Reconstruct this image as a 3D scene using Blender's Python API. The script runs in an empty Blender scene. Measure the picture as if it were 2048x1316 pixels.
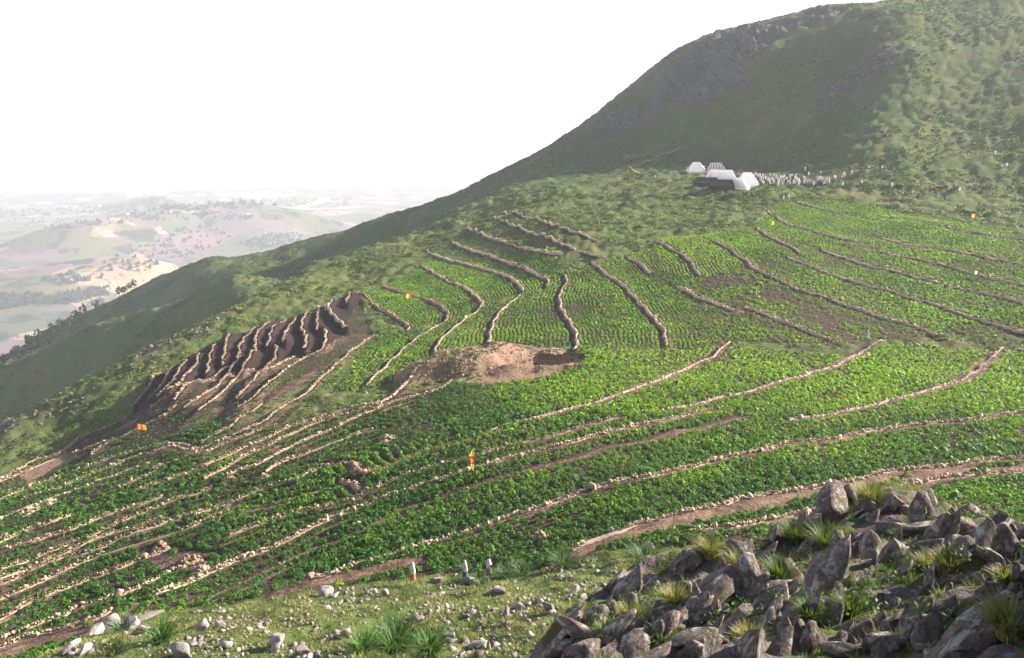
import bpy, bmesh, math, random
import numpy as np
from mathutils import Vector, Matrix, noise as mnoise
random.seed(7); rng = np.random.default_rng(7)
scene = bpy.context.scene
COL = scene.collection

HAZE = 0.00016
# ------------------------------------------------------------------ camera
FPX, PITCH = 1700.0, math.radians(13.5)
cam_d = bpy.data.cameras.new('camera'); cam = bpy.data.objects.new('camera', cam_d); COL.objects.link(cam)
cam_d.sensor_width = 36.0; cam_d.lens = 36.0*FPX/2048.0
cam_d.clip_start = 0.3; cam_d.clip_end = 60000
cam.location = (0, 0, 0); cam.rotation_euler = (math.pi/2-PITCH, 0, 0)
scene.camera = cam

# ------------------------------------------------------------------ world, sun, exposure
SUN_AZ, SUN_EL = math.radians(72), math.radians(25)      # azimuth to the right of the view, elevation
w = bpy.data.worlds.new('World'); scene.world = w; w.use_nodes = True
nt = w.node_tree; nt.nodes.clear()
sky = nt.nodes.new('ShaderNodeTexSky'); sky.sky_type = 'NISHITA'; sky.sun_disc = False
sky.sun_elevation = SUN_EL; sky.sun_rotation = SUN_AZ
sky.altitude = 2500; sky.air_density = 1.0; sky.dust_density = 4.0; sky.ozone_density = 1.0
bg = nt.nodes.new('ShaderNodeBackground'); bg.inputs[1].default_value = 0.062
wo = nt.nodes.new('ShaderNodeOutputWorld')
# white veil added to brighten the low sky, thinning out higher up
tc = nt.nodes.new('ShaderNodeTexCoord'); sx = nt.nodes.new('ShaderNodeSeparateXYZ'); nt.links.new(tc.outputs['Generated'], sx.inputs[0])
mr = nt.nodes.new('ShaderNodeMapRange'); mr.interpolation_type = 'SMOOTHSTEP'; nt.links.new(sx.outputs[2], mr.inputs['Value'])
mr.inputs['From Min'].default_value = .28; mr.inputs['From Max'].default_value = .50; mr.inputs['To Min'].default_value = 1.; mr.inputs['To Max'].default_value = 0.
ml = nt.nodes.new('ShaderNodeMix'); ml.data_type = 'RGBA'; ml.blend_type = 'LIGHTEN'; nt.links.new(mr.outputs[0], ml.inputs[0])
nt.links.new(sky.outputs[0], ml.inputs[6]); ml.inputs[7].default_value = (5.6, 5.6, 5.8, 1)
nt.links.new(ml.outputs[2], bg.inputs[0]); nt.links.new(bg.outputs[0], wo.inputs[0])
sl = bpy.data.lights.new('sun', 'SUN'); sl.energy = 5.0; sl.angle = math.radians(0.6); sl.color = (1.0, 0.91, 0.79)
so = bpy.data.objects.new('sun', sl); COL.objects.link(so)
SUN_DIR = Vector((math.sin(SUN_AZ)*math.cos(SUN_EL), math.cos(SUN_AZ)*math.cos(SUN_EL), math.sin(SUN_EL)))
so.rotation_euler = SUN_DIR.to_track_quat('Z', 'Y').to_euler(); so.location = (200, 50, 300)
scene.view_settings.view_transform = 'Standard'; scene.view_settings.look = 'None'
scene.view_settings.exposure = 1.8; scene.view_settings.gamma = 1.0
scene.view_settings.use_curve_mapping = False
scene.cycles.volume_bounces = 2; scene.cycles.max_bounces = 6
scene.cycles.diffuse_bounces = 3; scene.cycles.use_denoising = True

# ------------------------------------------------------------------ helpers
def tag(o, label=None, cat=None, group=None, kind=None):
    if label: o['label'] = label
    if cat: o['category'] = cat
    if group: o['group'] = group
    if kind: o['kind'] = kind
    return o
def empty(name, loc=(0,0,0), rz=0):
    o = bpy.data.objects.new(name, None); COL.objects.link(o); o.location = loc; o.rotation_euler = (0,0,rz)
    o.empty_display_size = .2
    return o
def mesh_np(name, V, F, mat=None, parent=None, attrs=None, smooth=False, nper=None):
    """V (n,3); F (m,k) array of equal sized polygons, or a list of such arrays"""
    me = bpy.data.meshes.new(name)
    Fs = F if isinstance(F, list) else [F]
    Fs = [np.asarray(f, dtype=np.int32) for f in Fs if len(f)]
    me.vertices.add(len(V)); me.vertices.foreach_set('co', np.asarray(V, dtype=np.float32).ravel())
    nl = sum(f.size for f in Fs); nf = sum(len(f) for f in Fs)
    me.loops.add(nl); me.polygons.add(nf)
    me.loops.foreach_set('vertex_index', np.concatenate([f.ravel() for f in Fs]))
    tot = np.concatenate([np.full(len(f), f.shape[1], dtype=np.int32) for f in Fs])
    st = np.concatenate([[0], np.cumsum(tot)[:-1]]).astype(np.int32)
    me.polygons.foreach_set('loop_start', st); me.polygons.foreach_set('loop_total', tot)
    if smooth: me.polygons.foreach_set('use_smooth', np.ones(nf, dtype=bool))
    me.update(calc_edges=True); me.validate()
    for k, a in (attrs or {}).items():
        a = np.asarray(a, dtype=np.float32)
        if a.ndim == 1:
            at = me.attributes.new(k, 'FLOAT', 'POINT'); at.data.foreach_set('value', a)
        else:
            if a.shape[1] == 3: a = np.hstack([a, np.ones((len(a),1), dtype=np.float32)])
            at = me.attributes.new(k, 'FLOAT_COLOR', 'POINT'); at.data.foreach_set('color', a.ravel())
    if mat: me.materials.append(mat)
    o = bpy.data.objects.new(name, me); COL.objects.link(o)
    if parent: o.parent = parent
    return o
def hash2(ix, iy, seed):
    h = (ix.astype(np.int64)*374761393 + iy.astype(np.int64)*668265263 + seed*1442695041) & 0xffffffff
    h = ((h ^ (h >> 13))*1274126177) & 0xffffffff
    return ((h ^ (h >> 16)) & 0xffff)/65535.0
def vnoise(x, y, seed=0):
    ix = np.floor(x); iy = np.floor(y); fx = x-ix; fy = y-iy
    fx = fx*fx*(3-2*fx); fy = fy*fy*(3-2*fy)
    a = hash2(ix,iy,seed); b = hash2(ix+1,iy,seed); c = hash2(ix,iy+1,seed); d = hash2(ix+1,iy+1,seed)
    return (a*(1-fx)+b*fx)*(1-fy)+(c*(1-fx)+d*fx)*fy*1.0
def fbm(x, y, s, oct=4, seed=0, gain=.5):
    t = 0; a = 1; n = 0
    for k in range(oct):
        t = t + a*(vnoise(x/s+17.3*k, y/s-9.1*k, seed+k)-.5)*2; n += a; a *= gain; s *= .5
    return t/n
def sstep(a, b, x):
    t = np.clip((x-a)/(b-a), 0, 1); return t*t*(3-2*t)
def pix(px, py):
    """azimuth and tangent of elevation of a photograph pixel"""
    X = (np.asarray(px, dtype=float)-1024)/FPX; v = (np.asarray(py, dtype=float)-658)/FPX
    fw = math.cos(PITCH)-v*math.sin(PITCH); dn = v*math.cos(PITCH)+math.sin(PITCH)
    h = np.hypot(X, fw)
    return np.arctan2(X, fw), -dn/h
def inpoly(x, y, poly):
    x = np.asarray(x); y = np.asarray(y); ins = np.zeros(x.shape, dtype=bool); n = len(poly)
    for i in range(n):
        x0, y0 = poly[i]; x1, y1 = poly[(i+1) % n]
        if y0 == y1: continue
        c = ((y0 > y) != (y1 > y)) & (x < (x1-x0)*(y-y0)/(y1-y0)+x0)
        ins ^= c
    return ins
def project(x, y, z):
    """world -> photograph pixel"""
    c, s = math.cos(PITCH), math.sin(PITCH)
    f = y*c - z*s; d = -(z*c + y*s)
    f = np.maximum(f, 1e-6)
    return 1024+FPX*x/f, 658+FPX*d/f, f

# ------------------------------------------------------------------ terrain: survey points -> one smooth sheet
# (pixel x, pixel y, range r)   or  (pixel x, pixel y, 'z', height)   or ('w', x, y, z)
S = [
 # grass slope under the camera and lower field
 (-150,1316,'z',-38),(-150,1180,'z',-45),(-150,1050,'z',-55),
 (0,1308,'z',-40),(150,1316,49),(300,1316,44),(500,1316,41),(700,1316,38),(900,1316,35.5),(1060,1316,34),
 (240,1240,'z',-38.5),(400,1215,'z',-38),(640,1180,'z',-36.2),(825,1165,'z',-34.8),(980,1150,'z',-34),(1150,1120,'z',-32.5),(1340,1090,'z',-31),
 (500,1250,48),(750,1240,46),(950,1220,46),(1100,1200,45),
 ('w',10,30,-21.5),('w',20,32,-22),('w',30,36,-24),('w',12,18,-16.5),('w',0,18,-16),('w',-12,22,-19),('w',-25,28,-27),('w',30,22,-17),('w',20,10,-12),('w',-5,10,-11),
 (2060,1060,'z',-31),(1600,1060,'z',-31.5),(2060,950,'z',-34.5),(1700,950,'z',-34),(2060,830,'z',-37.5),(1700,810,'z',-38),(1300,900,'z',-36),(1300,1000,'z',-33.5),
 (1000,850,'z',-38),(1000,1000,'z',-36),(700,1050,'z',-39),(400,1100,'z',-42),(100,1150,'z',-44.5),(0,1230,'z',-43),
 (0,1060,'z',-50),(300,960,'z',-47),(0,975,'z',-56.5),(600,860,'z',-43.5),(600,950,'z',-42),(800,780,'z',-41.5),(1150,720,'z',-39),(1400,700,'z',-39),
 (1735,685,'z',-39),(2060,690,'z',-40),(150,1050,'z',-47),
 # left terraces and crest of the near spur
 (150,920,'z',-56),(260,840,'z',-54),(330,780,'z',-51.5),(450,740,'z',-49),(600,690,'z',-46.5),(700,610,'z',-46),(640,770,'z',-43.5),
 (300,790,'z',-54.5),(440,690,'z',-50.5),(560,640,'z',-49),(120,860,'z',-62),
 (-150,930,'z',-71),(0,845,'z',-66),(100,795,'z',-62),(200,748,'z',-59),(300,700,'z',-57),(400,652,'z',-55),(500,600,'z',-53),(600,548,'z',-51),(700,515,'z',-49),(800,482,'z',-45),
 (900,435,'z',-39),(1000,387,'z',-31),(1080,352,'z',-25.5),
 (700,560,'z',-47.5),(800,560,'z',-45),(850,500,'z',-42.5),(900,470,'z',-39.5),(950,440,'z',-36),(900,560,'z',-42.5),(900,640,'z',-42),
 (1000,460,'z',-35),(1000,540,'z',-40),(1000,640,'z',-40.5),(1100,440,'z',-30.5),(1100,500,'z',-34),(1100,560,'z',-37.5),(1100,640,'z',-39.5),
 (1150,370,'z',-25),(1200,340,'z',-20.5),(1200,420,'z',-28.5),(1200,500,'z',-32.5),(1250,560,'z',-36.5),(1250,640,'z',-38.5),
 (1300,335,385),(1300,380,'z',-24),(1300,430,'z',-28.5),(1300,500,'z',-32),(1350,600,'z',-37),
 (1450,375,'z',-22),(1450,345,366),(1550,350,348),(1400,420,'z',-27.5),(1500,410,'z',-25.5),(1500,460,'z',-28.5),(1500,530,'z',-32.5),(1500,610,'z',-36.8),
 (1600,372,'z',-20.8),(1650,395,'z',-23.5),(1700,355,326),(1700,460,'z',-28.5),(1700,530,'z',-33),(1700,610,'z',-37.2),
 (1800,400,'z',-24),(1900,400,'z',-24),(1900,460,'z',-28.5),(1900,530,'z',-33.5),(1900,620,'z',-37.8),(2060,400,'z',-24),(2060,460,'z',-29),(2060,560,'z',-34.5),(2060,640,'z',-38),
 (1850,345,336),(2060,345,350),
 # mountain
 (1250,290,445),(1300,300,425),(1300,230,462),(1400,300,404),(1400,230,440),(1400,170,478),(1500,305,386),(1500,230,424),(1500,160,457),(1500,100,487),
 (1600,310,366),(1600,230,404),(1600,160,438),(1600,100,470),(1700,310,346),(1700,230,390),(1700,160,424),(1700,100,452),(1700,50,485),
 (1800,300,346),(1800,230,382),(1800,160,412),(1800,100,438),(1800,50,468),
 (1900,300,358),(1900,230,390),(1900,150,424),(1900,80,460),(2060,300,368),(2060,220,398),(2060,130,442),(2060,50,488),(2060,0,518),(2200,300,370),(2200,150,430),(2200,0,525),(2060,-100,570),(1900,-30,560),
 (1350,190,482),(1420,110,520),(1600,60,500),
 # skyline
 (1120,300,478),(1160,276,478),(1200,246,492),(1235,212,490),(1280,196,500),(1320,150,515),(1350,120,525),(1390,88,540),(1440,64,560),(1500,54,580),(1560,46,600),(1600,30,600),(1650,14,605),(1700,12,610),(1760,10,600),(1830,0,600),
 # flank of the mountain running down left, beyond a gully
 (1080,320,482),(1000,362,492),(940,388,503),(880,412,515),(830,428,525),(770,445,533),(720,462,542),(650,482,552),(582,496,562),(530,512,570),
 # second spur
 (460,560,405),(400,588,418),(300,622,434),(205,650,450),(110,690,464),(0,735,478),(-150,800,490),
 # dark hill beyond
 (480,520,578),(455,522,582),(428,515,590),(395,524,597),(360,538,605),(287,570,620),(230,600,632),(168,628,645),(100,660,658),(50,690,668),(0,715,678),(-150,790,690),
 (480,540,535),(400,565,550),(300,606,568),(200,640,585),(100,682,602),(0,728,620),
 # behind
 ('w',-420,560,-230),('w',-300,720,-210),('w',-180,760,-190),('w',-60,720,-130),('w',60,720,-70),('w',150,760,-20),('w',250,780,40),('w',420,780,60),('w',600,600,80),
 ('w',-900,900,-460),('w',-500,1150,-470),('w',-200,1250,-470),('w',100,1300,-470),('w',400,1300,-460),('w',800,1100,-380),('w',-700,600,-420),('w',-420,330,-190),('w',-300,200,-130),('w',-120,60,-62),('w',-60,20,-40),
 ('w',160,60,-25),('w',80,30,-22),('w',260,160,-22),('w',330,260,-8),
]
# gullies hidden behind crests: (pixel x, range, metres below the sight line of that crest pixel y)
for px_, py_, r_, dz_ in [(1060,360,432,4),(1000,387,440,8),(940,414,450,8),(880,444,460,8),(800,482,475,8),(700,515,490,8),(600,548,500,6),(500,598,368,6),(400,652,378,6),(300,700,390,6),(200,748,402,6),(100,795,414,6),(0,845,426,6),
(1000,387,418,6),(900,435,385,8),(800,482,372,10),(700,515,350,10),(600,548,335,10),(500,600,305,12),(400,652,285,12),(300,700,268,12),(200,748,258,13),(100,795,250,13),(0,845,248,13),
                          (400,588,458,8),(300,622,476,8),(200,650,494,8),(100,690,510,8)]:
    a_, e_ = pix(px_, py_); S.append(('w', r_*math.sin(a_), r_*math.cos(a_), e_*r_-dz_))
P = []
for s in S:
    if s[0] == 'w':
        x, y, z = s[1:]; r = math.hypot(x, y); P.append((math.atan2(x, y), math.log(r), z/r))
    else:
        a, e = pix(s[0], s[1]); r = s[3]/e if s[2] == 'z' else s[2]
        P.append((float(a), math.log(r), float(e)))
P = np.array(P)
KA = 1.6
def tps_fit(P, lam=2e-5):
    X = np.c_[P[:,0]*KA, P[:,1]]; n = len(X)
    d2 = ((X[:,None]-X[None])**2).sum(-1); K = .5*d2*np.log(d2+1e-12)
    A = np.zeros((n+3, n+3)); A[:n,:n] = K+lam*np.eye(n); A[:n,n] = 1; A[:n,n+1:] = X; A[n,:n] = 1; A[n+1:,:n] = X.T
    return X, np.linalg.solve(A, np.r_[P[:,2], 0, 0, 0])
TX, TW = tps_fit(P)
def tps_eval(az, lr):
    sh = az.shape; q = np.c_[az.ravel()*KA, lr.ravel()]; out = np.empty(len(q))
    n = len(TX)
    for i in range(0, len(q), 20000):
        c = q[i:i+20000]; d2 = ((c[:,0:1]-TX[:,0])**2+(c[:,1:2]-TX[:,1])**2)
        out[i:i+20000] = (.5*d2*np.log(d2+1e-12)) @ TW[:n] + TW[n] + c @ TW[n+1:]
    return out.reshape(sh)
NA, NR = 760, 840
AZ0, AZ1, LR0, LR1 = math.radians(-43), math.radians(43), math.log(9.0), math.log(1300.0)
az = np.linspace(AZ0, AZ1, NA); lr = np.linspace(LR0, LR1, NR)
# fit is smooth: evaluate on a coarse lattice and interpolate
ca = np.linspace(AZ0, AZ1, 191); cl = np.linspace(LR0, LR1, 241)
CE = tps_eval(*np.meshgrid(ca, cl))
def bil(G, u, v):
    i = np.clip(np.floor(v).astype(int), 0, G.shape[0]-2); j = np.clip(np.floor(u).astype(int), 0, G.shape[1]-2)
    fv = np.clip(v-i, 0, 1); fu = np.clip(u-j, 0, 1)
    return (G[i,j]*(1-fu)+G[i,j+1]*fu)*(1-fv)+(G[i+1,j]*(1-fu)+G[i+1,j+1]*fu)*fv
def bicub(G, u, v):
    def w4(t): return [-.5*t+t*t-.5*t**3, 1-2.5*t*t+1.5*t**3, .5*t+2*t*t-1.5*t**3, -.5*t*t+.5*t**3]
    i = np.floor(v).astype(int); j = np.floor(u).astype(int); wv = w4(v-i); wu = w4(u-j); t = 0
    for a in range(4):
        ii = np.clip(i+a-1, 0, G.shape[0]-1)
        for b in range(4): t = t + wv[a]*wu[b]*G[ii, np.clip(j+b-1, 0, G.shape[1]-1)]
    return t
AZg, LRg = np.meshgrid(az, lr)
Rg = np.exp(LRg)
Zg = bicub(CE, (AZg-AZ0)/(AZ1-AZ0)*190, (LRg-LR0)/(LR1-LR0)*240)*Rg
Xg = Rg*np.sin(AZg); Yg = Rg*np.cos(AZg)
def ground(x, y, G=None):
    x = np.asarray(x, dtype=float); y = np.asarray(y, dtype=float)
    a = np.arctan2(x, y); l = np.log(np.maximum(np.hypot(x, y), 1))
    return bil(Zg if G is None else G, (a-AZ0)/(AZ1-AZ0)*(NA-1), (l-LR0)/(LR1-LR0)*(NR-1))
def cast(px, py, rmin=20, rmax=900):
    """where the sight line of a photograph pixel first meets the hillside"""
    a, e = pix(px, py); l = np.linspace(math.log(rmin), math.log(rmax), 4000); r = np.exp(l)
    z = ground(r*math.sin(a), r*math.cos(a)); k = np.argmax(z/r >= e)
    if z[k]/r[k] < e: k = np.argmax(z/r)
    return float(r[k]*math.sin(a)), float(r[k]*math.cos(a)), float(z[k])
def grid_obj(name, X, Y, Z, mat, attrs=None, mask=None, smooth=True):
    R, C = X.shape
    F = (np.arange(R-1)[:,None]*C+np.arange(C-1)[None]).ravel(); Q = np.c_[F+C, F, F+1, F+C+1][:, ::-1]
    Q = np.c_[F, F+1, F+C+1, F+C]
    return mesh_np(name, np.c_[X.ravel(), Y.ravel(), Z.ravel()], Q, mat, attrs=attrs, smooth=smooth)
# ------------------------------------------------------------------ materials
class NT:
    def __init__(s, name, rough=.9, spec=.2):
        s.m = bpy.data.materials.new(name); s.m.use_nodes = True; s.t = s.m.node_tree; s.b = s.t.nodes['Principled BSDF']
        s.b.inputs['Roughness'].default_value = rough; s.b.inputs['Specular IOR Level'].default_value = spec
        s.geo = s.t.nodes.new('ShaderNodeNewGeometry'); s.P = s.geo.outputs['Position']
    def n(s, t, **k):
        o = s.t.nodes.new(t)
        for a, v in k.items(): setattr(o, a, v)
        return o
    def val(s, i, v):
        if isinstance(v, bpy.types.NodeSocket): s.t.links.new(v, i)
        elif isinstance(v, tuple) and len(v) == 3 and i.type == 'RGBA': i.default_value = (*v, 1)
        else: i.default_value = v
    def noise(s, scale, detail=4, rough=.55, vec=None, dist=0):
        o = s.n('ShaderNodeTexNoise'); s.val(o.inputs['Vector'], vec or s.P)
        o.inputs['Scale'].default_value = scale; o.inputs['Detail'].default_value = detail; o.inputs['Roughness'].default_value = rough; o.inputs['Distortion'].default_value = dist
        return o.outputs['Fac']
    def voro(s, scale, feat='F1', out='Distance', vec=None, rnd=1):
        o = s.n('ShaderNodeTexVoronoi', feature=feat); s.val(o.inputs['Vector'], vec or s.P); o.inputs['Scale'].default_value = scale; o.inputs['Randomness'].default_value = rnd
        return o.outputs[out]
    def ramp(s, f, a, b, va=0., vb=1.):
        o = s.n('ShaderNodeMapRange', interpolation_type='SMOOTHSTEP'); s.val(o.inputs['Value'], f)
        o.inputs['From Min'].default_value = a; o.inputs['From Max'].default_value = b; o.inputs['To Min'].default_value = va; o.inputs['To Max'].default_value = vb
        return o.outputs['Result']
    def mix(s, f, a, b, mode='MIX'):
        o = s.n('ShaderNodeMix', data_type='RGBA', blend_type=mode)
        s.val(o.inputs[0], f); s.val(o.inputs[6], a); s.val(o.inputs[7], b); return o.outputs[2]
    def math(s, op, a, b=0.):
        o = s.n('ShaderNodeMath', operation=op); s.val(o.inputs[0], a); s.val(o.inputs[1], b); return o.outputs[0]
    def attr(s, name, out='Color'):
        return s.n('ShaderNodeAttribute', attribute_name=name).outputs[out]
    def sep(s, c):
        o = s.n('ShaderNodeSeparateColor'); s.val(o.inputs[0], c); return o.outputs
    def scalevec(s, v):
        o = s.n('ShaderNodeVectorMath', operation='MULTIPLY'); s.val(o.inputs[0], s.P); o.inputs[1].default_value = v; return o.outputs[0]
    def objrand(s): return s.n('ShaderNodeObjectInfo').outputs['Random']
    def color(s, c): s.val(s.b.inputs['Base Color'], c)
    def bump(s, h, strength=.5, dist=.1):
        o = s.n('ShaderNodeBump'); s.val(o.inputs['Height'], h); o.inputs['Strength'].default_value = strength; o.inputs['Distance'].default_value = dist
        s.t.links.new(o.outputs[0], s.b.inputs['Normal'])
def mat_valley():
    t = NT('valley_ground', 1, .1)
    a = t.noise(.0045, 5); b = t.noise(.011, 4, .6); c = t.noise(.035, 3); v = t.voro(.0085, out='Color')
    vs = t.sep(v)
    col = t.mix(vs[0], (.20,.125,.125), (.13,.10,.10))
    col = t.mix(t.ramp(vs[1], .55, .6), col, (.36,.25,.16))
    col = t.mix(t.ramp(vs[2], .72, .76), col, (.09,.105,.06))
    col = t.mix(t.ramp(a, .47, .56), col, (.12,.115,.05))
    col = t.mix(t.ramp(b, .55, .62), col, (.035,.05,.022))
    col = t.mix(t.ramp(c, .60, .66), col, (.03,.042,.02))
    t.color(col); return t.m
def mat_ground():
    """hillside: grass, with painted-on masks R dark soil (top values add terrace shade), G bare rock, B dry bare earth / path (ground cover, in the mesh)"""
    t = NT('hillside_ground', 1, .12)
    m = t.sep(t.attr('mask'))
    n1 = t.noise(.07, 4); n2 = t.noise(.6, 5, .65); n3 = t.noise(3.2, 4, .6); n4 = t.noise(.018, 3)
    g = t.mix(n2, (.035,.062,.013), (.135,.175,.045))
    g = t.mix(t.ramp(n1, .45, .7), g, (.125,.125,.04)); g = t.mix(t.ramp(n4, .45, .6, 0, .4), g, (.055,.085,.02))
    g = t.mix(t.ramp(n3, .52, .72), g, (.04,.065,.02))
    g = t.mix(t.ramp(n3, .30, .42, .35, 0.), g, (.15,.12,.075))
    st = t.voro(1.1); g = t.mix(t.ramp(st, .10, .16, .55, 0.), g, (.24,.20,.19))
    soil = t.mix(n2, (.030,.019,.016), (.072,.043,.034)); soil = t.mix(t.ramp(n3, .5, .7), soil, (.095,.062,.050))
    soil = t.mix(t.ramp(n1, .5, .65, 0, .5), soil, (.11,.068,.05))
    rk = t.mix(t.noise(.35, 6, .7, t.scalevec((1,1,.35))), (.045,.038,.032), (.155,.135,.115))
    rk = t.mix(t.ramp(t.noise(.15, 4), .5, .62), rk, (.07,.085,.035))
    dry = t.mix(n2, (.16,.098,.068), (.34,.215,.145)); dry = t.mix(t.ramp(n3, .5, .65), dry, (.12,.072,.05))
    brk = t.math('MULTIPLY', t.math('SUBTRACT', n2, .5), .55)
    def f(s): return t.ramp(t.math('ADD', s, brk), .35, .65)
    soil = t.mix(t.ramp(m[0], 1.2, 1.8, 0, .75), soil, (.022,.014,.013)); col = t.mix(f(m[0]), g, soil); col = t.mix(f(m[2]), col, dry); col = t.mix(t.ramp(t.math('ADD', m[1], t.math('MULTIPLY', t.math('SUBTRACT', t.noise(.09, 6, .7), .5), 2.2)), .4, .6), col, rk)
    t.color(col); t.bump(t.math('ADD', n3, t.math('MULTIPLY', n2, 2.)), .7, .25)
    return t.m
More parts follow.
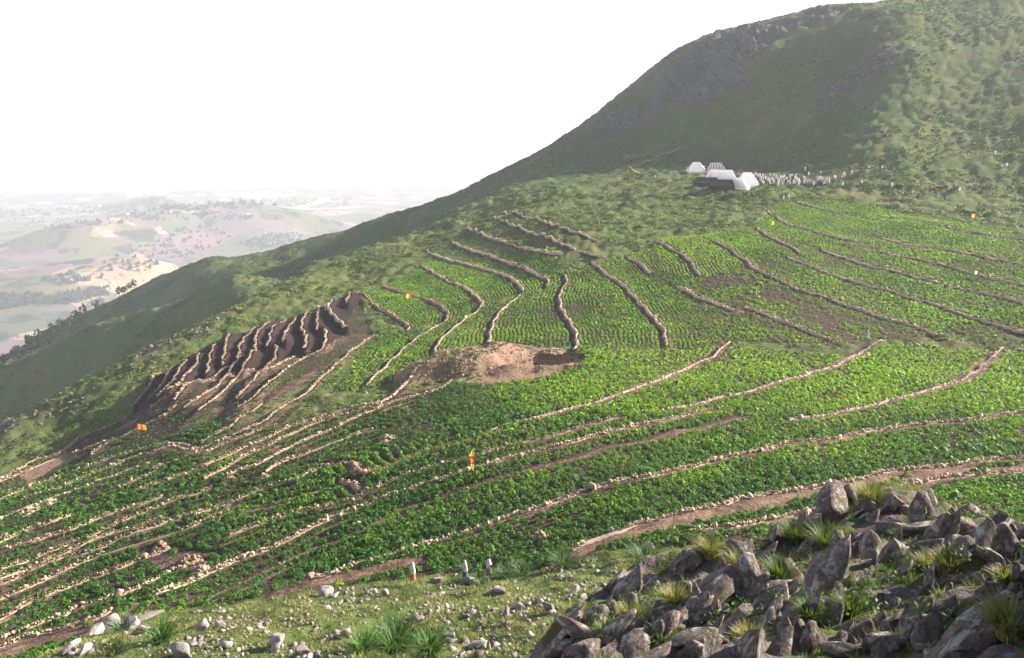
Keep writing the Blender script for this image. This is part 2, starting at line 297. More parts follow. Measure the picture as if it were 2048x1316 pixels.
# ------------------------------------------------------------------ terrace walls, surveyed along their tops
# (label, style, height, polyline in photograph pixels laid on the hillside)
W = [
('topmost thin stone wall on the open grass above the middle fields','s',.7,[(1003,427),(1065,440),(1113,457),(1154,469),(1192,483)]),
('second stone wall from the top on the grass, long and straight','s',.8,[(988,441),(1045,461),(1089,475),(1130,491),(1164,505),(1202,516)]),
('curved stone wall below the two grassy walls, dark scrub at its right end','s',.9,[(935,461),(976,476),(1017,488),(1058,500),(1096,507),(1123,510)]),
('stone wall ending in a small hook at the top of the middle fields','s',.9,[(904,485),(942,502),(986,515),(1031,532),(1068,548),(1099,563),(1092,574)]),
('stone wall from the grassy crest to the pale bend above the straight ribbon path','s',.9,[(855,505),(897,521),(942,532),(986,544),(1017,555),(1038,570),(1046,584)]),
('wide pale wall dropping straight to the back of the earth heap','t',1.0,[(1041,591),(1010,618),(992,638),(981,669),(978,691)]),
('wall on the crest side bending round the second bright field','s',.9,[(844,532),(874,550),(901,565),(928,575),(952,594),(966,609),(959,621)]),
('pale wall running down to the left end of the earth heap','t',1.0,[(959,621),(935,638),(908,659),(884,680),(872,700),(876,722)]),
('thin curved wall above the small yellow flag','s',.9,[(767,575),(798,584),(832,594),(863,604),(887,618),(897,632),(891,645)]),
('broad pale wall sweeping down left from the bend below the yellow flag','t',1.1,[(891,645),(860,662),(832,680),(805,703),(771,736),(732,774)]),
('short wall round the small field of straight rows beside the dark terraces','s',.8,[(728,591),(747,611),(778,628),(805,645),(819,654),(812,662)]),
('straight reddish wall on the left edge of the patchy green field','s',1.0,[(747,674),(705,704),(664,740),(638,763),(611,789)]),
('S shaped stone wall climbing from the pit to the middle of the rows','t',1.1,[(1132,553),(1132,570),(1120,591),(1123,618),(1137,642),(1151,666),(1154,686),(1151,704)]),
('long pale wall right of the straight crop rows, bending at its foot','t',1.1,[(1184,524),(1208,546),(1242,568),(1263,590),(1288,616),(1312,643),(1329,665),(1332,694)]),
('very short stone wall alone beside the dark triangle of soil','s',.7,[(1256,517),(1280,529),(1302,547)]),
('short curved wall between the two brightest lime green fields','t',.9,[(1315,483),(1340,496),(1366,511),(1384,527),(1399,553)]),
('longest wall of the right hand fields, bare soil under it','t',1.1,[(1428,483),(1457,496),(1475,511),(1494,523),(1512,540),(1556,560),(1592,578),(1636,591),(1687,609),(1738,627),(1793,644),(1830,653),(1870,671)]),
('short straight wall below the orange flag, right of the rows','t',.9,[(1515,458),(1541,476),(1578,492),(1603,509)]),
('long wall starting at a blunt end below the short one, running off right','t',1.1,[(1576,516),(1621,533),(1665,551),(1720,567),(1775,582),(1826,598),(1873,611),(1921,629),(1976,646),(2030,662),(2075,671)]),
('long wall passing below the white and red flag','t',1.0,[(1643,501),(1702,522),(1756,536),(1811,549),(1866,564),(1921,578),(1976,589),(2075,614)]),
('thin wall on which the red white and green flag stands','s',.9,[(1694,492),(1749,501),(1793,511),(1848,522),(1899,534),(1950,549),(1994,560),(2075,578)]),
('thin wall next above the red white and green flag','s',.9,[(1760,476),(1811,489),(1866,496),(1921,505),(1976,516),(2075,534)]),
('wall starting beside the orange flag on the right fields','s',.9,[(1530,423),(1552,434),(1570,447),(1610,458),(1651,470),(1687,480),(1720,485)]),
('highest wall of the right fields, starting nearest the tents','s',1.0,[(1596,405),(1629,414),(1673,425),(1713,432),(1746,439),(1778,445)]),
('wall continuing right from the highest one under the green and orange flag','s',1.0,[(1789,438),(1840,443),(1884,452),(1928,463),(1976,470),(2075,483)]),
('dark earthen bank at the top edge of the right fields','b',1.1,[(1757,399),(1811,407),(1866,416),(1921,427),(1976,436),(2075,452)]),
('short wall in the patchy field left of the white robed walker','s',.9,[(1357,575),(1391,593),(1428,607),(1468,622)]),
('wall ending just above the scrub strip left of the white robed walker','s',1.0,[(1490,617),(1526,629),(1570,646),(1610,662),(1662,682)]),
# lower field, right
('wall from the scrub strip down left along the upper lower field, leftmost of three','t',1.0,[(1459,685),(1442,701),(1421,718),(1384,734),(1337,756),(1300,769),(1233,793),(1175,812),(1113,827),(1045,844),(980,866)]),
('wall reaching the scrub strip at the white robed walker','t',1.0,[(1773,683),(1746,694),(1713,712),(1665,736),(1610,752),(1556,767),(1501,785),(1446,796),(1391,809),(1337,820)]),
('wall with a wide bare soil strip curving up at the right edge','t',1.1,[(2008,696),(1976,723),(1950,747),(1914,767),(1866,781),(1811,796),(1753,811),(1694,825),(1647,834),(1578,845)]),
('long wall just behind the tall red and yellow banner','t',1.0,[(1439,820),(1391,831),(1337,844),(1300,851),(1233,866),(1164,885),(1106,899),(1038,918),(986,933),(925,950),(867,971),(819,988),(764,1005),(713,1022),(668,1042),(620,1064),(585,1082),(538,1104),(486,1125),(420,1155),(351,1186),(308,1202)]),
('wall with dry tufts above the tall red and yellow banner','s',.9,[(1239,836),(1181,851),(1130,866),(1079,882),(1028,892),(969,909),(925,921),(880,935),(833,950),(792,964),(754,981),(703,1001),(651,1015),(597,1028),(554,1042),(502,1061),(462,1075)]),
('faint earth ledge with a few stones below the banner','b',.6,[(1483,836),(1439,849),(1391,860),(1344,871),(1300,882),(1216,899),(1164,916),(1075,937),(1004,960),(932,981),(880,1001),(813,1025),(754,1054),(668,1087),(600,1114),(561,1134),(491,1165),(434,1193)]),
('long wall across the lower field with tall dark plants below it','t',1.0,[(2075,826),(1994,836),(1939,844),(1884,851),(1822,858),(1746,867),(1676,882),(1610,891),(1556,898),(1505,911),(1453,922),(1402,935),(1344,948),(1300,960),(1226,974),(1164,991),(1096,1015),(1045,1036),(993,1053),(942,1070),(891,1084),(839,1101),(788,1121),(750,1132),(691,1146),(655,1160),(622,1167)]),
('wall of tilted stones along the brown track','t',1.0,[(2075,916),(1994,924),(1939,931),(1877,937),(1811,944),(1767,951),(1709,964),(1651,975),(1607,986),(1556,993),(1485,1002),(1451,1013),(1424,1020),(1389,1028),(1354,1037),(1325,1047),(1283,1053),(1245,1069),(1202,1086),(1168,1097),(1140,1111)]),
('nearest wall at the right, its middle hidden by the boulders','t',.9,[(2075,947),(1994,955),(1939,960),(1884,966),(1811,979),(1740,1000),(1650,1025),(1560,1045),(1533,1052),(1506,1057),(1451,1065),(1403,1069),(1376,1069)]),
# lower field, left
('short wall running down left from the end of the earth heap','s',.8,[(836,759),(805,779),(764,800),(733,810)]),
('wall starting at the front foot of the earth heap','t',.9,[(904,767),(874,783),(822,800),(771,818),(720,837),(668,861),(634,875),(600,891),(544,916),(515,932),(478,945),(455,955)]),
('upper of two parallel tan walls left of the heap','s',.7,[(765,806),(704,815),(675,824),(646,832),(615,844),(585,854),(552,869),(527,879),(498,890),(468,906),(441,920),(416,934),(400,941)]),
('lower of two parallel tan walls left of the heap','s',.7,[(765,812),(713,824),(656,840),(626,852),(591,869),(564,879),(544,891),(515,904),(490,916),(462,932),(431,947),(408,959)]),
('wall ending at a dark stone block near the middle of the lower field','s',.8,[(749,863),(718,871),(687,883),(661,893),(636,904),(605,916),(574,926),(552,936),(531,949)]),
('broken wall with gaps through the middle of the lower field','s',.6,[(704,930),(656,930),(632,941),(611,949),(591,959),(564,967),(542,975),(507,988),(478,1000),(451,1008),(425,1019),(385,1036)]),
('tiny cross wall slanting down near the middle of the field','s',.8,[(676,928),(704,930),(716,943),(732,953)]),
('small slanting stone row below the tiny cross wall','s',.6,[(683,960),(700,968),(720,981)]),
('low ledge of small stones above the cairns','b',.5,[(708,963),(667,971),(605,988),(544,1004),(478,1025),(420,1049),(371,1065)]),
('thin wall fading out at the left edge, uppermost of the low left ones','s',.7,[(326,994),(287,1009),(246,1023),(205,1037),(174,1050),(144,1062),(103,1074),(62,1089),(20,1099),(0,1104)]),
('continuous thin wall just below the uppermost low left one','s',.8,[(420,982),(390,992),(359,1000),(328,1013),(304,1022),(259,1040),(214,1058),(180,1074),(135,1092),(101,1103),(67,1117),(34,1128),(-20,1144)]),
('faint thin wall third in the low left set','s',.6,[(337,1031),(274,1054),(225,1069),(191,1081),(157,1096),(124,1110),(90,1123),(45,1141),(-20,1163)]),
('tan wall fourth in the low left set','s',.8,[(394,1031),(360,1038),(315,1056),(270,1069),(236,1081),(214,1094),(169,1110),(135,1119),(101,1132),(52,1150),(29,1162),(-20,1180)]),
('wall leading down left from the upper dark cairn','s',.9,[(460,1036),(416,1049),(371,1065),(333,1078),(292,1090),(247,1105),(202,1119),(169,1132),(135,1146),(90,1166),(56,1180),(22,1195),(-20,1216)]),
('wall passing just left of the shadowed cairn','s',.8,[(322,1112),(274,1128),(236,1144),(202,1157),(157,1175),(117,1191),(85,1204),(58,1213),(22,1231),(-20,1253)]),
('wall of pale stones below the shadowed cairn','t',.8,[(373,1139),(342,1148),(299,1168),(270,1182),(236,1195),(202,1207),(157,1218),(135,1234),(101,1245),(67,1256),(34,1270),(-20,1290)]),
('coarse wall of reddish blocks above the bottom left track','t',1.0,[(220,1236),(196,1249),(171,1256),(146,1265),(112,1274),(79,1281),(45,1290),(-20,1311)]),
('short stepped wall left of the slanting rubble, mid left','s',.7,[(420,931),(390,943),(359,953),(332,963),(304,972),(275,984)]),
('mid left wall ending at the round dark pit of stones','s',.7,[(420,906),(380,918),(349,926),(334,930)]),
('wall running left from the round dark pit of stones','s',.7,[(308,947),(277,961),(246,974),(220,984)]),
('short pale wall above the left frame edge rubble','s',.7,[(144,1033),(103,1050),(72,1058),(41,1070),(-20,1096)]),
('wall of pinkish rubble reaching the left frame edge','t',.9,[(298,928),(267,939),(236,951),(205,963),(174,976),(144,986),(113,996),(82,1008),(51,1021),(-20,1050)]),
('long thin wall under the leftmost orange flag','s',.8,[(400,910),(349,894),(308,906),(267,918),(226,935),(185,951),(154,963),(123,978),(82,990),(41,1003)]),
('thin wall along the foot of the bare orange patch','s',.8,[(400,895),(349,884),(308,892),(267,905),(226,915),(195,929),(154,944),(113,958),(82,970),(41,984),(-20,1008)]),
# dark terraces, left
('leftmost wall of the dark terraces','s',1.1,[(336,735),(310,750),(297,771),(284,789),(263,815)]),
('second wall from the left in the dark terraces','s',1.2,[(343,738),(330,761),(317,781),(294,802)]),
('third wall from the left in the dark terraces','s',1.2,[(372,725),(356,750),(338,776),(310,800)]),
('fourth wall from the left in the dark terraces','s',1.2,[(398,712),(392,735),(379,750),(361,771),(336,794)]),
('fifth wall from the left in the dark terraces, faint','s',1.2,[(431,688),(421,714),(416,740),(413,750)]),
('sixth wall in the dark terraces, nearly upright with a pale top','s',1.3,[(458,673),(452,694),(449,714),(444,732)]),
('seventh wall in the dark terraces, with a rounded upper bend','s',1.3,[(509,657),(493,676),(483,691),(478,709),(476,722)]),
('small spur wall below the seventh dark terrace','s',.9,[(480,723),(462,740),(452,752)]),
('eighth wall in the dark terraces, longest of the curved ones','s',1.3,[(540,648),(522,663),(512,681),(511,694),(510,709),(496,730),(484,745)]),
('ninth wall in the dark terraces, ending at a step','s',1.2,[(573,643),(550,657),(541,673),(540,688),(533,700)]),
('wall under the step of the dark terraces with a tan lower run','s',1.1,[(552,700),(551,719),(537,738),(511,758),(488,779)]),
('tenth wall in the dark terraces, short and bowed','s',1.2,[(594,638),(581,655),(571,673),(567,694)]),
('tall double bend wall below the white robed pair on the crest','t',1.3,[(651,614),(620,629),(607,645),(604,663),(612,678),(612,694),(609,707)]),
('short faint upright wall in the dark plot near the crest','s',1.0,[(638,624),(634,647),(636,665)]),
('curved wall right of the white robed pair on the crest','t',1.2,[(666,608),(657,624),(666,639),(684,655),(688,665)]),
('tiny wall at the top corner of the dark terraces','s',1.0,[(700,595),(692,614)]),
('long wall bounding the dark terraces on the right','t',1.1,[(651,668),(651,696),(638,712),(602,730),(568,753),(547,771),(524,789),(498,810),(475,823)]),
('narrow wall inside the long right boundary of the dark terraces','s',.9,[(591,712),(563,732),(524,753),(498,779),(472,802)]),
('tan banked wall running down from the dark terraces','t',1.0,[(505,742),(488,748),(460,770),(434,797),(408,815),(395,825)]),
('wall between the tan bank and the green strip','s',.9,[(483,748),(462,750),(426,779),(392,802),(369,820)]),
('thin wall over the left brown strip below the dark terraces','s',.8,[(457,732),(426,753),(395,769),(374,776),(351,802)]),
('pale wall at the foot of the leftmost dark terraces','s',.9,[(395,766),(369,774),(336,794),(305,812),(301,820)]),
('short wall left above the leftmost orange flag','s',.8,[(351,812),(330,830),(292,851),(258,865)]),
('thin wall just behind the leftmost orange flag','s',.8,[(359,820),(325,838),(289,854),(240,880),(205,898),(183,914)]),
('tan wall starting at the bottom corner of the patchy green field','t',.9,[(611,793),(585,807),(548,830),(533,842),(498,856),(462,873),(431,883),(400,895)]),
('thin wall through the scrubby strip left of the bare brown plot','s',.7,[(554,854),(523,861),(482,877),(451,887),(421,900),(400,910)]),
('green edged wall above the tan wall of the bare brown plot','s',.7,[(523,813),(503,828),(484,836),(468,850),(445,861),(421,873),(400,883)]),
('lowest wall between the dark terraces and the crest edge','s',.7,[(256,832),(205,858),(164,877),(123,906),(72,924),(31,945),(-20,968)]),
('thin wall along the dark soil strip at the left','s',.7,[(225,880),(185,893),(144,910),(103,924),(62,943),(0,968)]),
]
WALLS = []
for lab, st, h, pts in W:
    q = [cast(x, y)[:2] for x, y in pts]
    q = np.array(q); out = []
    # smooth curve through the surveyed points
    for i in range(len(q)-1):
        p0 = q[max(i-1,0)]; p1 = q[i]; p2 = q[i+1]; p3 = q[min(i+2,len(q)-1)]
        n = max(1, int(np.hypot(*(p2-p1))/1.2))
        for k in range(n):
            t = k/n; out.append(.5*((2*p1)+(-p0+p2)*t+(2*p0-5*p1+4*p2-p3)*t*t+(-p0+3*p1-3*p2+p3)*t**3))
    out.append(q[-1]); out = np.array(out)
    L = len(out); t = np.arange(L)
    out = out+np.c_[.18*np.sin(t*.9+len(lab)), .18*np.cos(t*.7+len(pts))]*min(1, 1)
    WALLS.append(dict(label=lab, st=st, h=h, p=out))
for wl in WALLS[:62]: wl['h'] *= .65 if np.hypot(*wl['p'].mean(0)) > 120 else 1
for wl in WALLS[62:78]: wl['h'] *= 1.9
BASE = Zg.copy()
SEG = []
for wi, wl in enumerate(WALLS):
    p = wl['p']; d = p[1:]-p[:-1]; ln = np.hypot(d[:,0], d[:,1])+1e-9; nrm = np.c_[-d[:,1], d[:,0]]/ln[:,None]
    mid = (p[1:]+p[:-1])/2
    up = ground(mid[:,0]+3*nrm[:,0], mid[:,1]+3*nrm[:,1])-ground(mid[:,0]-3*nrm[:,0], mid[:,1]-3*nrm[:,1])
    s = 1.0 if (up*ln).sum() > 0 else -1.0
    wl['up'] = s; wl['nrm'] = nrm*s
def wall_signed(x, y, wl, reach):
    """index of points within reach of this wall, with distance and side (positive uphill)"""
    p = wl['p']; mn = p.min(0)-reach; mx = p.max(0)+reach
    idx = np.nonzero((x > mn[0]) & (x < mx[0]) & (y > mn[1]) & (y < mx[1]))[0]
    if not len(idx): return idx, None, None
    qx = x[idx]; qy = y[idx]; best = np.full(len(idx), 1e9); side = np.zeros(len(idx)); end = np.zeros(len(idx), bool)
    for k in range(len(p)-1):
        a = p[k]; d = p[k+1]-a; l2 = d@d+1e-12
        t = ((qx-a[0])*d[0]+(qy-a[1])*d[1])/l2; tc = np.clip(t, 0, 1)
        ex = qx-a[0]-tc*d[0]; ey = qy-a[1]-tc*d[1]; dd = np.hypot(ex, ey)
        m = dd < best; sd = ex*wl['nrm'][k,0]+ey*wl['nrm'][k,1]
        best = np.where(m, dd, best); side = np.where(m, sd, side)
        over = ((k == 0) & (t < 0)) | ((k == len(p)-2) & (t > 1)); end = np.where(m, over, end)
    m = best < reach
    return idx[m], best[m], side[m]
fx, fy = Xg.ravel(), Yg.ravel()
dZ = np.zeros(fx.size); DW = np.full(fx.size, 99.0); SW = np.full(fx.size, 99.0)
for wl in WALLS:
    idx, d, s = wall_signed(fx, fy, wl, 14)
    if not len(idx): continue
    sg = np.clip(s/.35, -1, 1)
    dZ[idx] += wl['h']*.5*sg*np.exp(-d/3.2)
    m = d < DW[idx]; DW[idx[m]] = d[m]; SW[idx[m]] = s[m]
DW = DW.reshape(Xg.shape); SW = SW.reshape(Xg.shape); dZ = dZ.reshape(Xg.shape)

# ------------------------------------------------------------------ ground cover regions, laid on the ground
def region(pts): return [cast(x, y)[:2] for x, y in pts]
R_LOW = region([(-60,1345),(-60,1010),(130,938),(300,885),(400,852),(560,850),(740,800),(850,772),(960,762),(1110,750),(1165,704),(1350,702),(1450,692),(1700,712),(1800,690),(2090,708),(2090,1110),(1900,1110),(1560,1085),(1340,1095),(1150,1118),(1050,1132),(900,1142),(800,1160),(640,1176),(560,1186),(420,1216),(240,1236),(130,1300)])
R_MID = region([(640,782),(745,672),(820,662),(760,640),(722,592),(778,572),(845,525),(905,482),(940,470),(1120,508),(1100,540),(1130,550),(1190,522),(1300,500),(1318,478),(1425,468),(1520,452),(1545,408),(1600,395),(1700,402),(2090,480),(2090,660),(1880,668),(1700,690),(1480,682),(1340,700),(1165,704),(1150,690),(1080,700),(980,688),(880,712),(836,756),(738,778),(660,790)])
R_TER = region([(262,822),(290,768),(338,733),(440,676),(540,645),(650,610),(720,590),(735,640),(745,672),(640,780),(560,850),(400,852),(300,885),(130,938),(-60,1010),(-60,985),(120,906),(200,858)])
R_DARK = region([(262,822),(290,768),(338,733),(440,676),(540,645),(650,610),(722,590),(700,640),(692,668),(655,700),(600,712),(540,735),(480,745),(430,750),(395,766),(340,792),(300,812)])
R_BARE = [region(q) for q in ([(1400,560),(1520,535),(1600,600),(1750,650),(1860,676),(1700,690),(1640,655),(1560,622),(1460,600)],
    [(595,826),(655,790),(700,790),(640,825),(590,845)], [(30,950),(110,915),(128,925),(60,965)], [(300,1130),(360,1100),(420,1110),(400,1150),(340,1150)],
    [(840,760),(900,768),(770,812),(735,812)], [(500,770),(545,735),(500,790),(450,830),(400,860),(430,820)], [(560,780),(650,730),(600,790),(520,850),(440,890),(500,830)])]
R_HEAP = region([(832,755),(880,712),(905,700),(950,690),(1010,684),(1060,690),(1112,700),(1160,706),(1118,748),(1060,758),(980,770),(900,766)])
R_PIT = region([(1018,702),(1060,698),(1112,708),(1108,738),(1060,748),(1030,735)])
R_SCRUB = region([(1340,702),(1480,684),(1700,692),(1880,668),(2090,662),(2090,706),(1800,690),(1740,702),(1690,712),(1450,692),(1370,704)])
R_GRASSY = [region(q) for q in ([(860,520),(905,484),(950,470),(1060,500),(1000,530),(900,530)], [(655,790),(700,745),(745,680),(720,680),(620,760),(500,830),(470,850),(540,838)], [(690,800),(740,778),(830,762),(740,800)])]
R_LIME = region([(1310,478),(1425,468),(1500,525),(1420,550),(1400,560),(1320,545)])
def cast_m(x, y): return cast(x, y, 300, 900)[:2]
R_CLIFF = [cast_m(*q) for q in ((1165,279),(1205,250),(1235,217),(1282,200),(1322,155),(1352,124),(1395,90),(1442,66),(1500,56),(1560,48),(1600,33),(1655,17),(1705,16),(1660,42),(1600,62),(1545,80),(1520,110),(1480,130),(1500,165),(1440,185),(1420,215),(1360,205),(1310,225),(1250,262))]
R_SCREE = [cast_m(*q) for q in ((1745,100),(1790,92),(1800,112),(1780,132),(1745,150),(1700,180),(1650,208),(1635,200),(1680,160),(1710,130))]
R_EDGE = [region(q) for q in ([(-40,880),(0,845),(60,820),(110,785),(160,785),(180,805),(120,830),(60,860),(0,900)],[(190,740),(300,690),(420,640),(480,615),(430,660),(300,725),(230,760)])]
TRK = np.array([cast(x, y)[:2] for x, y in ((1130,1128),(1180,1106),(1240,1088),(1300,1068),(1360,1052),(1430,1034),(1500,1018),(1580,1002),(1680,984),(1780,965),(1900,948),(2090,930))])
TRK2 = np.array([cast(x, y)[:2] for x, y in ((230,1250),(180,1268),(130,1282),(60,1300),(-40,1330))])
TRK3 = np.array([cast(x, y)[:2] for x, y in ((560,1190),(640,1170),(700,1160),(780,1140),(830,1130))])
def pdist(x, y, p):
    b = np.full(x.shape, 1e9)
    for k in range(len(p)-1):
        a = p[k]; d = p[k+1]-a; t = np.clip(((x-a[0])*d[0]+(y-a[1])*d[1])/(d@d), 0, 1)
        b = np.minimum(b, np.hypot(x-a[0]-t*d[0], y-a[1]-t*d[1]))
    return b
INF = inpoly(Xg, Yg, R_LOW) | inpoly(Xg, Yg, R_MID) | inpoly(Xg, Yg, R_TER)
m_soil = INF.astype(float)
m_rock = np.zeros_like(m_soil); m_dry = np.zeros_like(m_soil)
for q in R_GRASSY: m_soil[inpoly(Xg, Yg, q)] = .25
m_soil[inpoly(Xg, Yg, R_SCRUB)] = .45
dark = inpoly(Xg, Yg, R_DARK)
t_ = (DW < 1.3) & (SW < 0) & (DW < 90); m_soil[t_] = np.maximum(m_soil[t_], .8)          # trodden strip at the foot of each wall
n_ = fbm(Xg, Yg, 14, 3, 31)
m_dry[INF & ~dark] = .12
m_dry[(DW < .9) & INF & ~dark] = .5
m_dry[(DW < 2.2) & INF & (n_ > .1) & ~dark] = .5
for q in R_BARE[1:]: m_dry[inpoly(Xg, Yg, q)] = .45
m_dry[inpoly(Xg, Yg, R_BARE[2])] = .9
heap = inpoly(Xg, Yg, R_HEAP); m_dry[heap] = 1.0
for T, wd in ((TRK, 1.1), (TRK2, 1.5), (TRK3, 1.0)):
    d = pdist(Xg, Yg, T); m_dry[d < wd] = .5; m_soil[d < wd+.3] = 1
cl = inpoly(Xg, Yg, R_CLIFF); sc = inpoly(Xg, Yg, R_SCREE)
m_rock[cl] = 1; m_rock[sc] = .6
ridg = 1-np.abs(fbm(Xg, Yg, 26, 4, 90)); m_rock[(Rg > 400) & (m_rock < .5)] = .12
for q in R_EDGE: m_rock[inpoly(Xg, Yg, q)] = .5
nb_ = (Rg < 64) & ~INF & (m_dry < .3); m_dry[nb_] = np.clip(.12+.75*fbm(Xg, Yg, 3.2, 4, 61), 0, .62)[nb_]
m_soil[dark] = 2.0  # dark soil blackened further: shade of the terrace steps put into its colour
lf_ = INF & (Xg < -14) & ~dark; m_dry[lf_] = np.maximum(m_dry[lf_], (.16+.55*fbm(Xg, Yg, 6, 3, 62))[lf_])
# relief
def blur(a, n):
    for _ in range(n):
        b = a.copy(); b[1:-1,1:-1] = (a[:-2,1:-1]+a[2:,1:-1]+a[1:-1,:-2]+a[1:-1,2:]+a[1:-1,1:-1]*2)/6; a = b
    return a
clb = blur(cl.astype(float), 6); inf_b = blur(INF.astype(float), 3)
grassy = (1-inf_b)*(1-clb)
amp = np.clip(Rg/160, .35, 1.6)
tuss = np.abs(fbm(Xg, Yg, 5.5, 3, 11)); tuss2 = fbm(Xg, Yg, 2.3, 3, 12)
Zg = BASE+dZ
far_ = sstep(230, 330, Rg)
streak = np.abs(fbm(Xg*.45-Yg*.2, Yg*1.15, 7.5, 3, 17))
nr_ = sstep(80, 55, Rg)
Zg = Zg+grassy*(amp*(1.05*tuss+.34*tuss2)-.2+.5*fbm(Xg, Yg, 22, 3, 13)*amp+far_*1.5*streak+nr_*(.42*fbm(Xg, Yg, 1.9, 3, 18)+.30*np.abs(fbm(Xg, Yg, 3.3, 2, 19)))) + inf_b*.10*fbm(Xg, Yg, 3, 3, 14)
Zg = Zg+clb*(8*(1-np.abs(fbm(Xg*1.2, Yg*.4, 18, 4, 90)))**2.5+3.6*fbm(Xg, Yg*.6, 8, 4, 91)-5.2)
Zg = Zg+blur(sc.astype(float), 3)*(1.6*np.abs(fbm(Xg, Yg, 8, 4, 92)))
Zg = Zg+sstep(330, 480, Rg)*(1-clb)*(1.8*fbm(Xg, Yg, 38, 4, 93))
# spoil heap (crescent) and pit
hx, hy, _ = cast(935, 742); kx, ky, _ = cast(1066, 728)
def lump(cx, cy, L, Wd, H, ang=0, pw=2.2):
    c, s = math.cos(ang), math.sin(ang); u = (Xg-cx)*c+(Yg-cy)*s; v = -(Xg-cx)*s+(Yg-cy)*c
    return H*np.exp(-(np.hypot(u/L, v/Wd))**pw)
hp = lump(hx-1, hy+1, 8.5, 5.2, 3.6, .1, 3)
hp = np.maximum(hp, lump(hx-6.5, hy-.5, 5.0, 4.2, 2.9, .3, 3))
hp = np.maximum(hp, lump(hx+6.5, hy+4.5, 6.5, 3.0, 3.3, .15, 3))
hp = np.maximum(hp, lump(kx-1, ky-4.2, 8, 1.8, 1.3, .05, 3))
pit = lump(kx+1.2, ky+1.5, 6.6, 5.0, 3.2, .05, 5)
Zg = Zg+hp*(1+.10*fbm(Xg, Yg, 2.6, 3, 95))-pit*1.15
m_dry[(hp > .5) | (pit > .5)] = 1; m_soil[(hp > .5) | (pit > .5)] = 1
mask = np.c_[m_soil.ravel(), m_rock.ravel(), m_dry.ravel()]
hill = grid_obj('hillside', Xg, Yg, Zg, mat_ground(), attrs={'mask': mask}); tag(hill, kind='structure')
# ------------------------------------------------------------------ dry stone walls (one thing per wall)
def ico(sub):
    bm = bmesh.new(); bmesh.ops.create_icosphere(bm, subdivisions=sub, radius=1.0)
    V = np.array([v.co[:] for v in bm.verts]); F = np.array([[v.index for v in f.verts] for f in bm.faces]); bm.free(); return V, F
ICO1, ICO2, ICO3 = ico(1), ico(2), ico(4)
def facet(V, n, seed, lo=.55, hi=.9):
    r = np.random.default_rng(seed); V = V.copy()
    for _ in range(n):
        d = r.normal(size=3); d /= np.linalg.norm(d); o = r.uniform(lo, hi); k = V@d; m = k > o; V[m] -= np.outer(k[m]-o, d)
    return V
ROCKV = [facet(ICO2[0], 13, 100+k, .38, .8) for k in range(8)]
ROCKS1 = [facet(ICO1[0]*(1+.18*np.random.default_rng(k).normal(size=(12,1))), 3, 300+k) for k in range(8)]
def rotmats(n, tilt=1.0, r=None):
    r = r or rng
    yaw = r.uniform(0, 2*np.pi, n); ax = r.normal(0, tilt, n)*.5; ay = r.normal(0, tilt, n)*.5
    cy, sy, cx, sx, cz, sz = np.cos(ay), np.sin(ay), np.cos(ax), np.sin(ax), np.cos(yaw), np.sin(yaw)
    M = np.zeros((n,3,3))
    M[:,0,0]=cz*cy; M[:,0,1]=cz*sy*sx-sz*cx; M[:,0,2]=cz*sy*cx+sz*sx
    M[:,1,0]=sz*cy; M[:,1,1]=sz*sy*sx+cz*cx; M[:,1,2]=sz*sy*cx-cz*sx
    M[:,2,0]=-sy; M[:,2,1]=cy*sx; M[:,2,2]=cy*cx
    return M
def scatter_mesh(protos, F, pos, scl, M, tint):
    """many small pieces as one vertex array"""
    n = len(pos); nv = len(protos[0]); PR = np.array(protos)[rng.integers(0, len(protos), n)]
    V = np.einsum('nij,nkj->nki', M, PR*scl[:,None,:])+pos[:,None,:]
    FF = (F[None]+np.arange(n)[:,None,None]*nv).reshape(-1, F.shape[1])
    return V.reshape(-1,3), FF, np.repeat(tint, nv, axis=0)
def mat_stone(name, a, b, dark, scale=3.):
    t = NT(name, .95, .15)
    tn = t.attr('tint', 'Fac'); n = t.noise(scale, 5, .65)
    c = t.mix(tn, a, b); c = t.mix(t.ramp(n, .5, .72), c, dark); t.color(c); t.bump(n, .6, .05); return t.m
M_WALL = mat_stone('wall_stone', (.19,.13,.092), (.48,.345,.235), (.08,.055,.05), 4.)
M_WALLP = mat_stone('wall_stone_pale', (.24,.17,.12), (.58,.44,.305), (.10,.07,.06), 4.)
M_WALLF = mat_stone('wall_stone_sunlit', (.28,.20,.14), (.66,.52,.37), (.15,.10,.08), 4.)  # far walls' stone, lightened in colour to look sunlit
TLAB = {w_['label'] for w_ in WALLS[62:77]}
